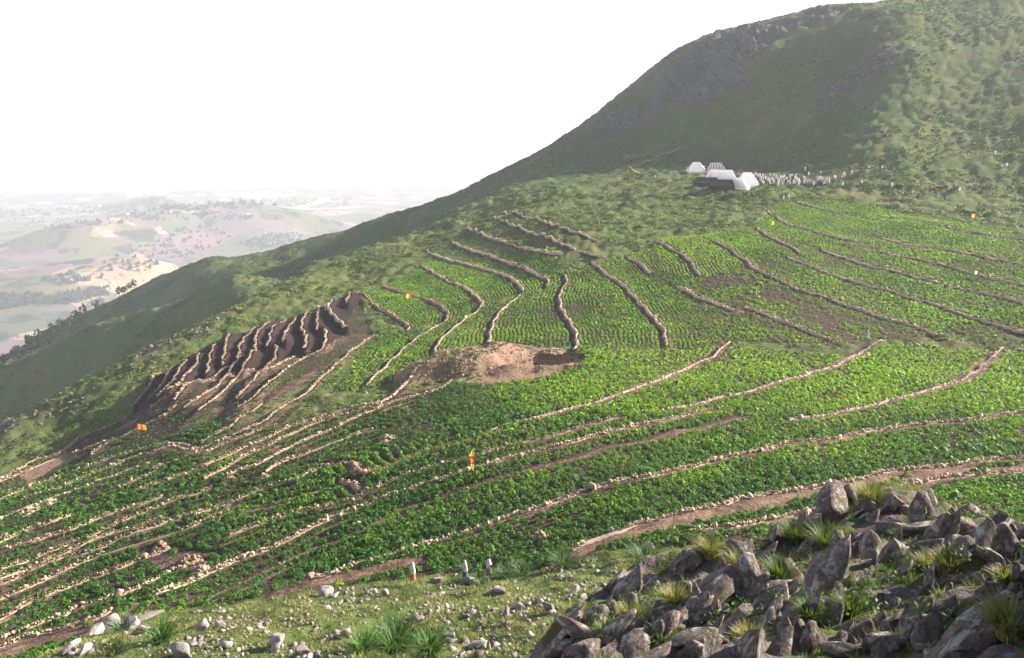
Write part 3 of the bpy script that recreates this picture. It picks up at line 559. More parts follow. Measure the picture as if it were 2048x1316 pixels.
for wl in WALLS:
    p = wl['p']; d = p[1:]-p[:-1]; ln = np.hypot(d[:,0], d[:,1]); cum = np.r_[0, np.cumsum(ln)]
    rr = float(np.hypot(*p.mean(0))); near = rr < 105
    st = wl['st']; sz = (.15 if wl['p'][:,0].mean() > -5 else .125) if near else .095
    if wl['label'] in TLAB: sz = .095
    if near and st == 's': sz = .10
    if st == 'b': rows, gap, cov = 1, .9, .35
    elif st == 's': rows, gap, cov = 2, .22, .92
    else: rows, gap, cov = 3, .29, .97
    if not near: gap *= 1.15
    pos = []; scl = []
    for row in range(rows):
        s = np.arange(0, cum[-1], gap)+rng.uniform(-.1, .1, len(np.arange(0, cum[-1], gap)))
        s = np.clip(s, 0, cum[-1]-.01); keep = rng.random(len(s)) < cov; s = s[keep]
        # gaps where a wall has crumbled
        gapn = vnoise(s/9.0+rr, s*0+rr, 5); s = s[gapn > (.16 if st != 't' else .08)]
        k = np.clip(np.searchsorted(cum, s)-1, 0, len(d)-1); t = (s-cum[k])/np.maximum(ln[k], 1e-6)
        q = p[k]+d[k]*t[:,None]; nn = wl['nrm'][k]
        off = (rng.normal(0, .08, len(s))+((-.15, .04, .19) if near else (-.13, .0, .13))[row] if rows == 3 else rng.normal(0, .14, len(s)))
        q = q+nn*off[:,None]
        lo = ground(q[:,0]-nn[:,0]*.5, q[:,1]-nn[:,1]*.5); hi = ground(q[:,0]+nn[:,0]*.5, q[:,1]+nn[:,1]*.5); mid = ground(q[:,0], q[:,1])
        if rows == 1: z = mid+.04
        elif rows == 2: z = np.maximum(mid, hi)+(.02, .20)[row]
        elif near: z = (lo*.4+hi*.6+.05, hi+.12, hi+.18)[row]
        else: z = (hi-.02, hi+.06, hi+.05)[row]
        pos.append(np.c_[q, z+rng.normal(0, .05, len(s))])
        b = sz*rng.lognormal(0, .42, len(s))
        scl.append(np.c_[b*rng.uniform(.8,1.9,len(s)), b*rng.uniform(.45,1.1,len(s)), b*rng.uniform(.6,1.4,len(s))])
    pos = np.vstack(pos); scl = np.vstack(scl)
    if not len(pos): continue
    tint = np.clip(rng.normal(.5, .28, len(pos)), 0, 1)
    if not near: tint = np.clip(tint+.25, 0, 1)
    V, F, T = scatter_mesh(ROCKV if near else ROCKS1, ICO2[1] if near else ICO1[1], pos, scl, rotmats(len(pos), .7), tint)
    # packed earth and small stones bound into a continuous core
    if st != 'b':
        L_ = len(p); nn = np.vstack([wl['nrm'], wl['nrm'][-1:]]); jit = .05*rng.normal(size=(L_,5)); hw = .115 if not near else (.26 if st == 't' else .17)
        lf_ = wl['p'][:,0].mean() < -22
        if wl['label'] in TLAB or lf_: hw = .13 if st == 't' else .10
        prof_ = [(-hw-.10,-.35),(-hw,.08),(0,.14),(hw,.07),(hw+.06,-.25)]; Vc = []
        for j, (o_, z_) in enumerate(prof_):
            z_ = z_*(.3 if near and z_ > 0 else 1); q = p+nn*(o_+1.6*jit[:,j:j+1]); zz = ground(p[:,0]+nn[:,0]*.3, p[:,1]+nn[:,1]*.3)+z_+.05*rng.normal(size=L_); Vc.append(np.c_[q, zz])
        Vc = np.stack(Vc, 1).reshape(-1,3); Fc = []
        for i in range(L_-1):
            for j in range(4): a_ = i*5+j; Fc += [[a_, a_+1, a_+6], [a_, a_+6, a_+5]]
        core_ = (Vc, np.array(Fc), np.clip(.42+.3*rng.normal(size=len(Vc)), 0, 1))
    else: core_ = None
    c0 = p[len(p)//2]; org = np.array([c0[0], c0[1], float(ground(c0[0], c0[1]))])
    if core_: F = np.vstack([F, core_[1]+len(V)]); V = np.vstack([V, core_[0]]); T = np.r_[T, core_[2]]
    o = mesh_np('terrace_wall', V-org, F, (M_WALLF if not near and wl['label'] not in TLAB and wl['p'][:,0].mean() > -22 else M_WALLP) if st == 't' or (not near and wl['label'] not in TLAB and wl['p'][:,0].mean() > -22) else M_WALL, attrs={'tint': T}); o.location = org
    tag(o, wl['label'], 'stone wall', 'terrace walls across the fields')
# ------------------------------------------------------------------ crops and grass (nobody could count them)
def leafy(nleaf, R, H, leaf, seed, up=.55):
    """dome of small folded leaves; each leaf two triangles sharing a midrib"""
    r = np.random.default_rng(seed); V = []; Q = []
    for k in range(nleaf):
        a = r.uniform(0, 2*np.pi); u = r.uniform(.0, 1)**.6; rad = R*u*r.uniform(.75, 1.1); h = H*(1-u*u*.75)*r.uniform(.55, 1.08)
        c = np.array([rad*math.cos(a), rad*math.sin(a), h])
        out = np.array([math.cos(a)*u, math.sin(a)*u, up+r.uniform(-.3,.3)]); out += r.normal(0, .35, 3); out /= np.linalg.norm(out)
        t = np.cross(out, r.normal(size=3)); t /= np.linalg.norm(t); b = np.cross(out, t); s = leaf*r.uniform(.7, 1.3)
        V += [c-t*s, c+b*s*.55-out*s*.12, c+t*s*1.1-out*s*.35, c-b*s*.55-out*s*.12]; n = len(V); Q.append([n-4,n-3,n-2,n-1])
    return np.array(V), np.array(Q)
def mat_leaf(name, trans=.35):
    t = NT(name, .6, .25); c = t.attr('tint'); h = t.noise(1.3, 3)
    col = t.mix(t.ramp(h, .35, .65, .0, .35), c, t.mix(.5, c, (.02,.05,.01)))
    t.color(col)
    tr = t.n('ShaderNodeBsdfTranslucent'); t.val(tr.inputs[0], t.mix(.35, col, (.25,.43,.013)))
    mx = t.n('ShaderNodeMixShader'); mx.inputs[0].default_value = trans
    t.t.links.new(t.b.outputs[0], mx.inputs[1]); t.t.links.new(tr.outputs[0], mx.inputs[2])
    t.t.links.new(mx.outputs[0], t.t.nodes['Material Output'].inputs[0]); return t.m
M_CROP = mat_leaf('crop_leaf')
class Batch:
    def __init__(s): s.V = []; s.F = []; s.T = []; s.n = 0
    def add(s, V, F, T): s.V.append(V); s.F.append(F+s.n); s.T.append(T); s.n += len(V)
    def build(s, name, mat):
        return mesh_np(name, np.vstack(s.V), np.vstack(s.F), mat, attrs={'tint': np.vstack(s.T)})
def nearest_wall(x, y, reach=40):
    D = np.full(len(x), 99.); SD = np.zeros(len(x)); NX = np.zeros(len(x)); NY = np.ones(len(x))
    for wl in WALLS:
        p = wl['p']; mn = p.min(0)-reach; mx = p.max(0)+reach
        idx = np.nonzero((x > mn[0]) & (x < mx[0]) & (y > mn[1]) & (y < mx[1]))[0]
        if not len(idx): continue
        st = max(1, len(p)//40); pp = np.vstack([p[::st], p[-1:]])
        for k in range(len(pp)-1):
            a = pp[k]; d = pp[k+1]-a; l2 = d@d+1e-12; t = np.clip(((x[idx]-a[0])*d[0]+(y[idx]-a[1])*d[1])/l2, 0, 1)
            ex = x[idx]-a[0]-t*d[0]; ey = y[idx]-a[1]-t*d[1]; dd = np.hypot(ex, ey); m = dd < D[idx]
            j = idx[m]; D[j] = dd[m]; NX[j] = ex[m]/(dd[m]+1e-9); NY[j] = ey[m]/(dd[m]+1e-9)
            SD[j] = np.sign(ex[m]*wl['nrm'][min(k*st, len(wl['nrm'])-1),0]+ey[m]*wl['nrm'][min(k*st, len(wl['nrm'])-1),1])
    return D, SD, NX, NY
# candidates on a jittered lattice over the cultivated land
def lattice(x0, x1, y0, y1, s):
    gx, gy = np.meshgrid(np.arange(x0, x1, s), np.arange(y0, y1, s)); gx = gx.ravel()+rng.uniform(-.5,.5,gx.size)*s; gy = gy.ravel()+rng.uniform(-.5,.5,gy.size)*s
    return gx, gy
cx_, cy_ = lattice(-115, 190, 40, 330, .62)
ok = inpoly(cx_, cy_, R_LOW) | inpoly(cx_, cy_, R_MID) | inpoly(cx_, cy_, R_TER)
cx_, cy_ = cx_[ok], cy_[ok]
D, SD, NX, NY = nearest_wall(cx_, cy_)
lft_ = inpoly(cx_, cy_, R_LOW) & (cx_ < -14)
sp_ = np.where(lft_, 1.45, .82)
row = np.where(D < 40, (np.round(D/sp_)*sp_-D), 0)*np.where(lft_, .93, 1)*np.where(inpoly(cx_, cy_, R_MID), .97, .9)                   # pull plants onto rows that follow the walls
cx_ = cx_+NX*row; cy_ = cy_+NY*row; D = D+row
rr_ = np.hypot(cx_, cy_)
low = inpoly(cx_, cy_, R_LOW); dk = inpoly(cx_, cy_, R_DARK); ter = inpoly(cx_, cy_, R_TER)
rs_ = (cx_ > 2)*low*1.0
keepw = np.where(SD > 0, D > .75+.15*rs_, D > 1.2+.3*rs_)
dens = np.full(len(cx_), .99)
px_, py_, _ = project(cx_, cy_, ground(cx_, cy_))
n1 = fbm(cx_, cy_, 9, 3, 41); n2 = fbm(cx_, cy_, 3.2, 2, 42)
leftness = sstep(900, 300, px_)                                         # the crop is thin on the left of the lower field
dens = dens-(n1 < -.2)*low*leftness*.25-(n2 < -.3)*leftness*.25
dens = np.where(ter, .38+.3*(n1 > 0), dens); dens[dk] = .0
dens[inpoly(cx_, cy_, R_BARE[0])] = .30+.5*(n1[inpoly(cx_, cy_, R_BARE[0])] > .1)
for q in R_BARE[1:]: dens[inpoly(cx_, cy_, q)] = .06
for q in R_GRASSY: dens[inpoly(cx_, cy_, q)] = .12
dens[inpoly(cx_, cy_, R_SCRUB)] = .1
right = (~low) & (px_ > 1480) & (py_ > 470); dens = np.where(right & ~inpoly(cx_, cy_, R_BARE[0]), .90+.1*(n1 > 0), dens)
dens = np.where((~low) & (px_ > 1400) & (py_ > 590), dens-.12, dens)
dens[inpoly(cx_, cy_, R_HEAP)] = 0
hz_ = (hp > .35) | (pit > .3)
inheap = bil(hz_.astype(float), (np.arctan2(cx_, cy_)-AZ0)/(AZ1-AZ0)*(NA-1), (np.log(rr_)-LR0)/(LR1-LR0)*(NR-1)) > .3
dens[inheap] = 0
for T, wd in ((TRK, .75), (TRK2, 2.2), (TRK3, 1.3)): dens[pdist(cx_, cy_, T) < wd] = .0
dens = dens*np.where((fbm(cx_, cy_, 4.5, 3, 49) < -.30) & (rr_ < 200), .6, 1)
sel = keepw & (rng.random(len(cx_)) < dens) & ((rng.random(len(cx_)) < .95) | (rr_ < 100))
cx_, cy_, rr_, D, SD, low, px_, py_, n1, n2, leftness, ter = [v[sel] for v in (cx_, cy_, rr_, D, SD, low, px_, py_, n1, n2, leftness, ter)]
cz_ = ground(cx_, cy_)
# size and colour
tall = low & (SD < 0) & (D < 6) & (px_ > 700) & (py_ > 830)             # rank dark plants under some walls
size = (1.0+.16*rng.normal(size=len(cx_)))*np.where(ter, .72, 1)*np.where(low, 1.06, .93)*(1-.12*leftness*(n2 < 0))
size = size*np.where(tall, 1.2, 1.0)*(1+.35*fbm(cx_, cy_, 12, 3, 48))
lime = inpoly(cx_, cy_, R_LIME)
bright = sstep(980, 720, py_)*low*sstep(850, 1250, px_)+lime*1.0+.6*(~low)*(~ter)
bright = np.clip(bright+.6*n1+.25*fbm(cx_, cy_, 26, 2, 47)+rng.normal(0, .14, len(cx_)), 0, 1.15)[:,None]
CD, CL = np.array([.038,.130,.016]), np.array([.235,.430,.016])
tint = CD*(1-bright)+CL*bright
tint = tint*(1+.18*rng.normal(size=(len(cx_),1)))
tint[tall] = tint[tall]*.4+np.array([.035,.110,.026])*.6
yl = rng.random(len(cx_)) < .05; tint[yl] = tint[yl]*np.array([1.7,1.25,.9])
tint = np.clip(tint, .005, .5)
B = Batch()
for lo_, hi_, nl, lf, nvar in ((0, 92, 34, .105, 8), (92, 135, 20, .13, 6), (135, 190, 12, .165, 5), (190, 400, 8, .20, 5)):
    m = (rr_ >= lo_) & (rr_ < hi_); n = int(m.sum())
    if not n: continue
    pr = [leafy(nl, .36, .44, lf, 50+k) for k in range(nvar)]; Vp = [p[0] for p in pr]; Fq = pr[0][1]
    s = size[m][:,None]*np.c_[rng.uniform(.85,1.2,n), rng.uniform(.85,1.2,n), rng.uniform(.8,1.2,n)]
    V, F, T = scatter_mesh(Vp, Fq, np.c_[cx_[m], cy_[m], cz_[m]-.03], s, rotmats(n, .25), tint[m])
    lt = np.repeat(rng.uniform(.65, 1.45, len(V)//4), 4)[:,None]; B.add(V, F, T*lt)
print('crop plants', len(cx_), 'faces', sum(len(f) for f in B.F))
crop = B.build('crop_plants', M_CROP); tag(crop, kind='stuff')
# ------------------------------------------------------------------ rocky outcrop under the camera
SO = [(1060,1335,16),(1090,1292,17),(1170,1222,18.5),(1250,1172,20.5),(1330,1135,22),(1420,1115,23),(1520,1098,24),(1590,1060,25),(1660,1030,25.5),(1760,1020,26),(1860,1028,25),(1960,1062,22.5),(2060,1100,20.5),(2250,1150,18),
      (1250,1316,14),(1500,1316,11),(1800,1316,8.7),(2060,1316,7.4),(1300,1230,16.5),(1500,1230,14.2),(1800,1230,11.6),(2060,1230,9.9),(1400,1160,19.5),(1600,1150,18),(1800,1130,16.2),(2000,1140,14.2),(1650,1080,22),(1850,1070,20.8)]
PO = []
for x, y, r in SO:
    a, e = pix(x, y); PO.append((float(a), math.log(r), float(e)))
for x, y, r in SO[:14]:
    a, e = pix(x, y); PO.append((float(a)-(.0 if x > 1500 else .06), math.log(r+3.5), (e*(r+1)-4.2)/(r+3.5))); PO.append((float(a)-(.02 if x > 1500 else .10), math.log(r+15), (e*r-19)/(r+15)))
for px_, r_, dz_ in ((960,15,5),(900,12,5),(800,10,5),(600,9,6),(960,9,2.2),(1000,12,2.0)):
    a, e = pix(px_, 1316); PO.append((float(a), math.log(r_), float(e)-dz_/r_))
for a in (-1.0,-.6,-.2,.1,.4,.7,1.1): PO.append((a, math.log(1.5), -1.2)); PO.append((a, math.log(4), -.86-(.25 if a < 0 else 0)))
for a in (-1.0,-.6): PO.append((a, math.log(10), -1.3)); PO.append((a, math.log(30), -1.3))
PO += [(.84, math.log(7), -.22), (.84, math.log(11), -.12), (.84, math.log(15), -.22), (1.1, math.log(7), -.15), (1.1, math.log(12), -.10), (1.1, math.log(17), -.3)]  # unseen ridge right of the view, raised to cast shade over the near outcrop
for a in (.8,1.1): PO.append((a, math.log(22), -.52)); PO.append((a, math.log(40), -.75))
PO = np.array(PO); TXo, TWo = tps_fit(PO)
def tps_eval_o(az, l):
    q = np.c_[az.ravel()*KA, l.ravel()]; d2 = ((q[:,0:1]-TXo[:,0])**2+(q[:,1:2]-TXo[:,1])**2); n = len(TXo)
    return ((.5*d2*np.log(d2+1e-12)) @ TWo[:n]+TWo[n]+q @ TWo[n+1:]).reshape(az.shape)
OA0, OA1, OL0, OL1, ONA, ONR = -1.0, 1.15, math.log(1.5), math.log(42), 420, 420
oa, ol = np.meshgrid(np.linspace(OA0, OA1, ONA), np.linspace(OL0, OL1, ONR)); OR = np.exp(ol)
OX, OY = OR*np.sin(oa), OR*np.cos(oa); OZ = tps_eval_o(oa, ol)*OR
du_, dv_ = OX*.82+OY*.57, -OX*.57+OY*.82
OZ = OZ+sstep(3, 8, OR)*(.55*(1-np.abs(fbm(dv_*1.0, du_*.32, 1.5, 3, 207)))**3-.25+.45*fbm(OX, OY, 2.6, 4, 200)+.25*np.abs(fbm(OX, OY, 1.1, 3, 201)))
def oground(x, y):
    x = np.asarray(x, float); y = np.asarray(y, float); a = np.arctan2(x, y); l = np.log(np.maximum(np.hypot(x, y), 1))
    return bil(OZ, (a-OA0)/(OA1-OA0)*(ONA-1), (l-OL0)/(OL1-OL0)*(ONR-1))
def ocast(px, py):
    a, e = pix(px, py); l = np.linspace(math.log(6), math.log(30), 1500); r = np.exp(l)
    z = oground(r*math.sin(a), r*math.cos(a)); k = np.argmax(z/r >= e)
    if z[k]/r[k] < e: k = np.argmax(z/r)
    return float(r[k]*math.sin(a)), float(r[k]*math.cos(a)), float(z[k])
def mat_outground():
    t = NT('outcrop_ground', 1, .1)
    n = t.noise(1.2, 5, .65); n2 = t.noise(5, 4, .6); n3 = t.noise(.45, 3)
    c = t.mix(n2, (.035,.055,.015), (.10,.12,.035)); c = t.mix(t.ramp(n3, .5, .62), c, (.085,.05,.035))
    c = t.mix(t.ramp(n, .44, .52), c, t.mix(n2, (.07,.055,.05), (.19,.155,.145))); t.color(c); t.bump(t.math('ADD', n2, n), .8, .12); return t.m
og = grid_obj('rocky_outcrop_ground', OX, OY, OZ, mat_outground()); tag(og, kind='structure')

def mat_boulder():
    t = NT('lichened_rock', .92, .2)
    co = t.n('ShaderNodeTexCoord').outputs['Object']
    rnd = t.n('ShaderNodeVectorMath', operation='ADD'); t.val(rnd.inputs[0], co); 
    cb = t.n('ShaderNodeCombineXYZ'); r = t.math('MULTIPLY', t.objrand(), 40.); t.val(cb.inputs[0], r); t.val(cb.inputs[1], r); t.val(rnd.inputs[1], cb.outputs[0])
    v = rnd.outputs[0]
    n = t.noise(1.6, 7, .7, v); n2 = t.noise(9, 5, .7, v); n3 = t.noise(.8, 3, .5, v); l = t.noise(3.6, 8, .75, v, .4); vo = t.voro(5.0, vec=v)
    c = t.mix(n, (.085,.060,.048), (.235,.180,.152)); c = t.mix(t.ramp(n3, .5, .7, 0, .7), c, (.20,.14,.12))
    c = t.mix(t.ramp(n2, .48, .62, 0, .75), c, (.05,.042,.038)); c = t.mix(t.ramp(t.noise(2.8, 5, .65, v), .56, .66, 0, .7), c, (.06,.075,.022))
    c = t.mix(t.ramp(l, .51, .60, 0, .8), c, (.38,.37,.33)); 
    ring = t.ramp(t.math('ABSOLUTE', t.math('SUBTRACT', vo, .33)), .0, .05, .55, 0.); ring = t.math('MULTIPLY', ring, t.ramp(t.noise(1.1, 3, .5, v), .52, .64)); c = t.mix(ring, c, (.42,.42,.40))
    c = t.mix(t.ramp(t.noise(2.3, 4, .6, v), .66, .74, 0, .8), c, (.22,.15,.06))
    t.color(c); t.bump(t.math('ADD', t.math('MULTIPLY', n, 1.5), t.math('MULTIPLY', n2, .35)), 1.0, .09); return t.m
M_BOULD = mat_boulder()
def mat_fieldstone():
    t = NT('pale_field_stone', .95, .15); co = t.n('ShaderNodeTexCoord').outputs['Object']
    n = t.noise(2.5, 6, .7, co); n2 = t.noise(9, 4, .7, co); r = t.objrand()
    c = t.mix(r, (.20,.165,.16), (.44,.37,.35)); c = t.mix(t.ramp(n, .5, .66, 0, .8), c, (.15,.13,.135)); c = t.mix(t.ramp(n2, .58, .7, 0, .7), c, (.62,.60,.56))
    t.color(c); t.bump(n, .8, .08); return t.m
M_FIELD = mat_fieldstone()
def boulder_mesh(name, seed, L, Wd, H, cuts=11, sub=None, rough=.05, mat=None):
    Vb, Fb = sub or ICO3; V = facet(Vb, cuts+4, seed, .34, .80)
    N = np.array([mnoise.fractal(Vector(v*(1.3 if len(V) < 700 else 1.9)+seed), .8, 2.1, 5) for v in V])
    V = V*(1+rough*N[:,None])*np.array([L, Wd, H])/2
    me_o = mesh_np(name, V, Fb, mat or M_BOULD, smooth=False)
    return me_o
# (label, pixel centre, length px, thickness px, angle of the long axis in the picture, raise)
BL = [
('tall grey boulder with a flat top, highest at the left of the outcrop',1672,1020,120,88,75),
('narrow grey slab leaning on the left of the tall flat topped boulder',1612,1062,110,48,52),
('small pointed boulder behind the tall flat topped one',1709,984,50,46,60),
('rounded boulder with a sunlit shoulder at the top of the outcrop',1790,1000,80,52,-25),
('pointed lumpy boulder standing against the green crop',1856,992,74,62,70),
('low pale slab under the rounded top boulder',1808,1013,96,34,-12),
('long block with a shadowed underside below the top boulders',1788,1048,110,50,10),
('long diagonal ridge boulder, pale with a sunlit top',1856,1050,150,58,22),
('largest boulder, its right end in bright sun',1893,1062,140,92,32),
('low pale rock running right from the largest boulder',1950,1020,100,36,-22),
('small round rock at the far right end of the outcrop top',2004,1025,24,26,80),
('leaning boulder sunlit on its right side at the picture edge',2026,1060,66,38,-48),
('pyramid shaped boulder right of the largest one',1982,1063,66,48,-52),
('big dome shaped lichened boulder under the diagonal ridge',1800,1105,96,84,55),
('blocky boulder with a split left of the dome',1712,1066,60,44,60),
('square edged rock under the split boulder',1726,1092,54,40,-20),
('round dark stone in the grass below the leaning slab',1609,1098,30,26,0),
('round boulder left of the reclining one at the right',1934,1115,38,40,90),
('reclining boulder with a sunlit back at the right',1986,1122,74,42,-25),
('boulder cut by the right edge of the picture',2036,1150,60,66,60),
('small rock wedged under the reclining boulder',2006,1142,36,26,-20),
('broad egg shaped boulder among grass, mid outcrop',1657,1160,56,58,60),
('slim upright stone left of the egg shaped boulder',1630,1142,46,22,62),
('small cone shaped rock right of the egg shaped boulder',1728,1166,30,34,80),
('tall blade shaped boulder near the bottom, right of centre',1833,1258,110,58,58),
('cracked round boulder left of the blade shaped one',1766,1244,66,54,-10),
('long dark slab running down left from the outcrop shoulder',1498,1195,190,26,52),
('pale edged slab beside the long dark one',1465,1245,150,34,50),
('ribbed slab with a pale upper end above the long dark one',1530,1110,120,22,50),
('grey angular block on the steep left side of the outcrop',1345,1232,80,58,25),
('block standing left of the angular one, half hidden in grass',1370,1180,46,40,70),
('dark lichened boulder at the left tip of the outcrop',1247,1164,62,64,70),
('long narrow plank like slab pointing up right at the left tip',1288,1172,92,22,42),
('sloping boulder with a smooth shaded face left of the golden tuft',1372,1128,88,50,42),
('humped rock behind the golden tuft',1478,1100,66,40,-10),
('pale spine of rock along the outer left edge of the outcrop',1135,1262,150,32,50),
('low rounded slab inside the outer left spine',1215,1262,120,40,40),
('flat mossy slab at the bottom left of the outcrop',1170,1300,110,44,20),
('dark block in the lower middle of the outcrop',1537,1256,44,44,80),
('tall leaning boulder beside the dark block',1566,1262,92,40,72),
('flat grey rock at the bottom, under the leaning boulder',1690,1300,110,40,5),
('sharp edged slab at the bottom centre of the outcrop',1400,1298,120,40,20),
('domed lichened boulder low at the right',2018,1200,58,44,0),
('rough boulder above the domed lichened one',1985,1176,52,38,-10),
('dark wedge of rock left of the big tussock',1940,1262,110,56,35),
('long shaded boulder under the dark wedge',1880,1306,90,40,20),
('flat topped rock at the bottom right corner',2010,1302,110,50,15),
('small rock in shade above the blade shaped boulder',1846,1182,44,26,-10),
('low slab in the bare soil right of the cone shaped rock',1802,1183,60,16,4),
('rounded rock in the shaded middle of the outcrop',1556,1200,50,38,50),
]
def axis_rot(px, py, ang, seed):
    """long axis lies across the sight line at the given slope, tipped a little away"""
    a, e = pix(px, py); a = float(a); fwd = Vector((math.sin(a), math.cos(a), 0)); rt = Vector((math.cos(a), -math.sin(a), 0)); up = Vector((0,0,1))
    t = math.radians(ang); ax = (rt*math.cos(t)+(up*.86+fwd*.5)*math.sin(t)).normalized()
    n = ax.cross(fwd).normalized(); dpt = ax.cross(n).normalized()
    return Matrix((ax, dpt, n)).transposed().to_4x4()
for i, (lab, px_, py_, L, H, ang) in enumerate(BL):
    x, y, z = ocast(px_, min(py_+H*.25, 1312)); a, e = pix(px_, py_+(8 if i < 15 else 0)); r = math.hypot(x, y)
    d = project(x, y, z)[2]; k = float(d)/FPX; z = float(e)*r; bs = 1.12 if i < 15 else 1.18 if r > 16 else (1.2 if r > 12 else .95)
    o = boulder_mesh('boulder', 400+i, L*k*bs, max(H, L*.55)*k*bs*.88, H*k*bs*1.03, 10+i % 5, None, .10)
    o.matrix_world = Matrix.Translation((x, y, z)) @ axis_rot(px_, py_, ang, i)
    tag(o, lab, 'boulder')
# smaller rocks among them: copies of a few shapes
proto = [boulder_mesh('rock', 500+k, 1, .8, .7, 9, ICO2 if k > 3 else ico(3), .06) for k in range(7)]
first = [True]*7; cnt = 0
rr = np.random.default_rng(12)
OUTP = [(1075,1330),(1180,1215),(1260,1165),(1340,1125),(1530,1085),(1600,1030),(1700,1000),(1880,1005),(2060,1085),(2060,1330)]
while cnt < 255:
    px_, py_ = rr.uniform(1075, 2055), rr.uniform(1010, 1322)
    if not inpoly(px_, py_, OUTP): continue
    x, y, z = ocast(px_, py_); k = cnt % 7
    if first[k]: o = proto[k]; first[k] = False
    else: o = proto[k].copy(); COL.objects.link(o)
    s = min(.95, rr.lognormal(-1.0, .42))*(1.15 if math.hypot(x,y) > 14 else .75); o.location = (x, y, z+s*.08); o.rotation_euler = (rr.normal()*.35, -.75+rr.normal()*.3, .5+rr.normal()*.6); o.scale = (s*rr.uniform(1.2,2.3), s*rr.uniform(.8,1.3), s*rr.uniform(.7,1.1))
    tag(o, 'small grey rock half buried in grass between the outcrop boulders', 'rock', 'small rocks between the outcrop boulders'); cnt += 1
# pale stones strewn over the grass slope
GS = [(650,1184,62,34,'pair of pale blocks side by side at the foot of the field edge'),(558,1276,64,50,'large pale rock on the grass at the lower left'),(405,1252,60,26,'long pale rock near the left end of the grass slope'),
      (935,1160,40,20,'flat grey stone just right of the leftmost walker'),(950,1290,70,30,'broad flat pale slab near the bottom centre'),(1012,1228,30,34,'upright stone on the grass left of the outcrop'),
      (1100,1214,44,36,'two peaked pale stone close to the outcrop edge'),(1035,1212,50,20,'low pale stone beside the upright one'),(840,1236,28,22,'small white stone right of centre on the slope'),(770,1184,26,24,'dark and pale stone behind the leftmost walker'),
      (690,1266,40,34,'squarish pale rock left of the big strap leaved clump'),(610,1300,50,30,'pale rock at the bottom edge left of the clump'),(1150,1176,48,34,'humped grey rock left of the outcrop tip'),
      (1222,1062,20,20,'stone at the near end of the brown track'),(1298,1094,36,26,'round dark stone at the foot of the left stake'),(870,1160,40,14,'low stone in the grass right of the leftmost walker'),
      (1000,1180,56,22,'long grey rock between walkers and outcrop'),(360,1300,70,40,'white rock at the bottom edge left of centre'),(450,1290,40,24,'grey boulder low on the slope at the left'),(895,1272,44,24,'sloping pale stone right of the big clump')]
for i, (px_, py_, L, H, lab) in enumerate(GS):
    x, y, z = cast(px_, py_+H*.3); k = float(project(x, y, z)[2])/FPX
    o = boulder_mesh('field_stone', 600+i, L*k*.85, L*k*.6, H*k*1.05, 9, ico(3), .07, M_FIELD); o.location = (x, y, z+H*k*.28); o.rotation_euler = (rr.normal()*.2, rr.normal()*.2, rr.uniform(-.5,.5)); tag(o, lab, 'stone')
# ledge of rock at the lower left corner
for i, (px_, py_, L, H, ang, lab) in enumerate([(225,1238,74,52,62,'steep white crag at the left end of the grass slope'),(262,1244,60,40,25,'pale rock leaning right of the white crag'),(300,1232,90,26,20,'long pale ledge top right of the white crag'),
      (188,1262,60,44,60,'shaded lower face of rock under the white crag'),(280,1262,64,30,15,'grey rock under the long pale ledge'),(140,1292,74,34,38,'pale ledge descending to the bottom left track'),(170,1300,60,34,30,'dark rock at the bottom beside the left track'),(318,1256,50,18,10,'low flat rock right of the grey one under the ledge')]):
    x, y, z = cast(px_, py_+H*.3); k = float(project(x, y, z)[2])/FPX
    o = boulder_mesh('crag', 640+i, L*k*.78, H*k*.8, H*k*.85, 10, ICO3, .09, M_FIELD); o.matrix_world = Matrix.Translation((x, y, z+H*k*.3)) @ axis_rot(px_, py_, ang, i); tag(o, lab, 'rock')
SLOPE = [(130,1316),(240,1245),(400,1222),(560,1195),(640,1182),(760,1172),(900,1150),(1050,1140),(1150,1125),(1300,1108),(1260,1165),(1180,1210),(1070,1316)]
protos = [boulder_mesh('field_stone', 660+k, 1, .8, .55, 12, ICO2, .16, M_FIELD) for k in range(9)]; first = [True]*9; cnt = 0
while cnt < 272:
    px_, py_ = rr.uniform(135, 1290), rr.uniform(1108, 1316)
    if not inpoly(px_, py_, SLOPE): continue
    if px_ < 560 and rr.random() < .0: continue
    if vnoise(np.array([px_/60.]), np.array([py_/26.]), 3)[0] < rr.uniform(.15, .6): continue
    x, y, z = cast(px_, py_); k = cnt % 9
    if first[k]: o = protos[k]; first[k] = False
    else: o = protos[k].copy(); COL.objects.link(o)
    s = min(1.1, rr.lognormal(-.95, .45)); o.location = (x, y, z+s*.06); o.rotation_euler = (rr.normal()*.35, rr.normal()*.35, rr.uniform(0, 6.3)); o.scale = (s*rr.uniform(1,1.7), s, s*rr.uniform(.7,1.2))
    reg = 'left part' if px_ < 450 else ('middle' if px_ < 820 else 'right part'); upl = 'upper' if py_ < 1225 else 'lower'
    tag(o, f'pale stone scattered on the {upl} {reg} of the grassy slope', 'stone', f'pale stones on the {upl} {reg} of the grassy slope'); cnt += 1

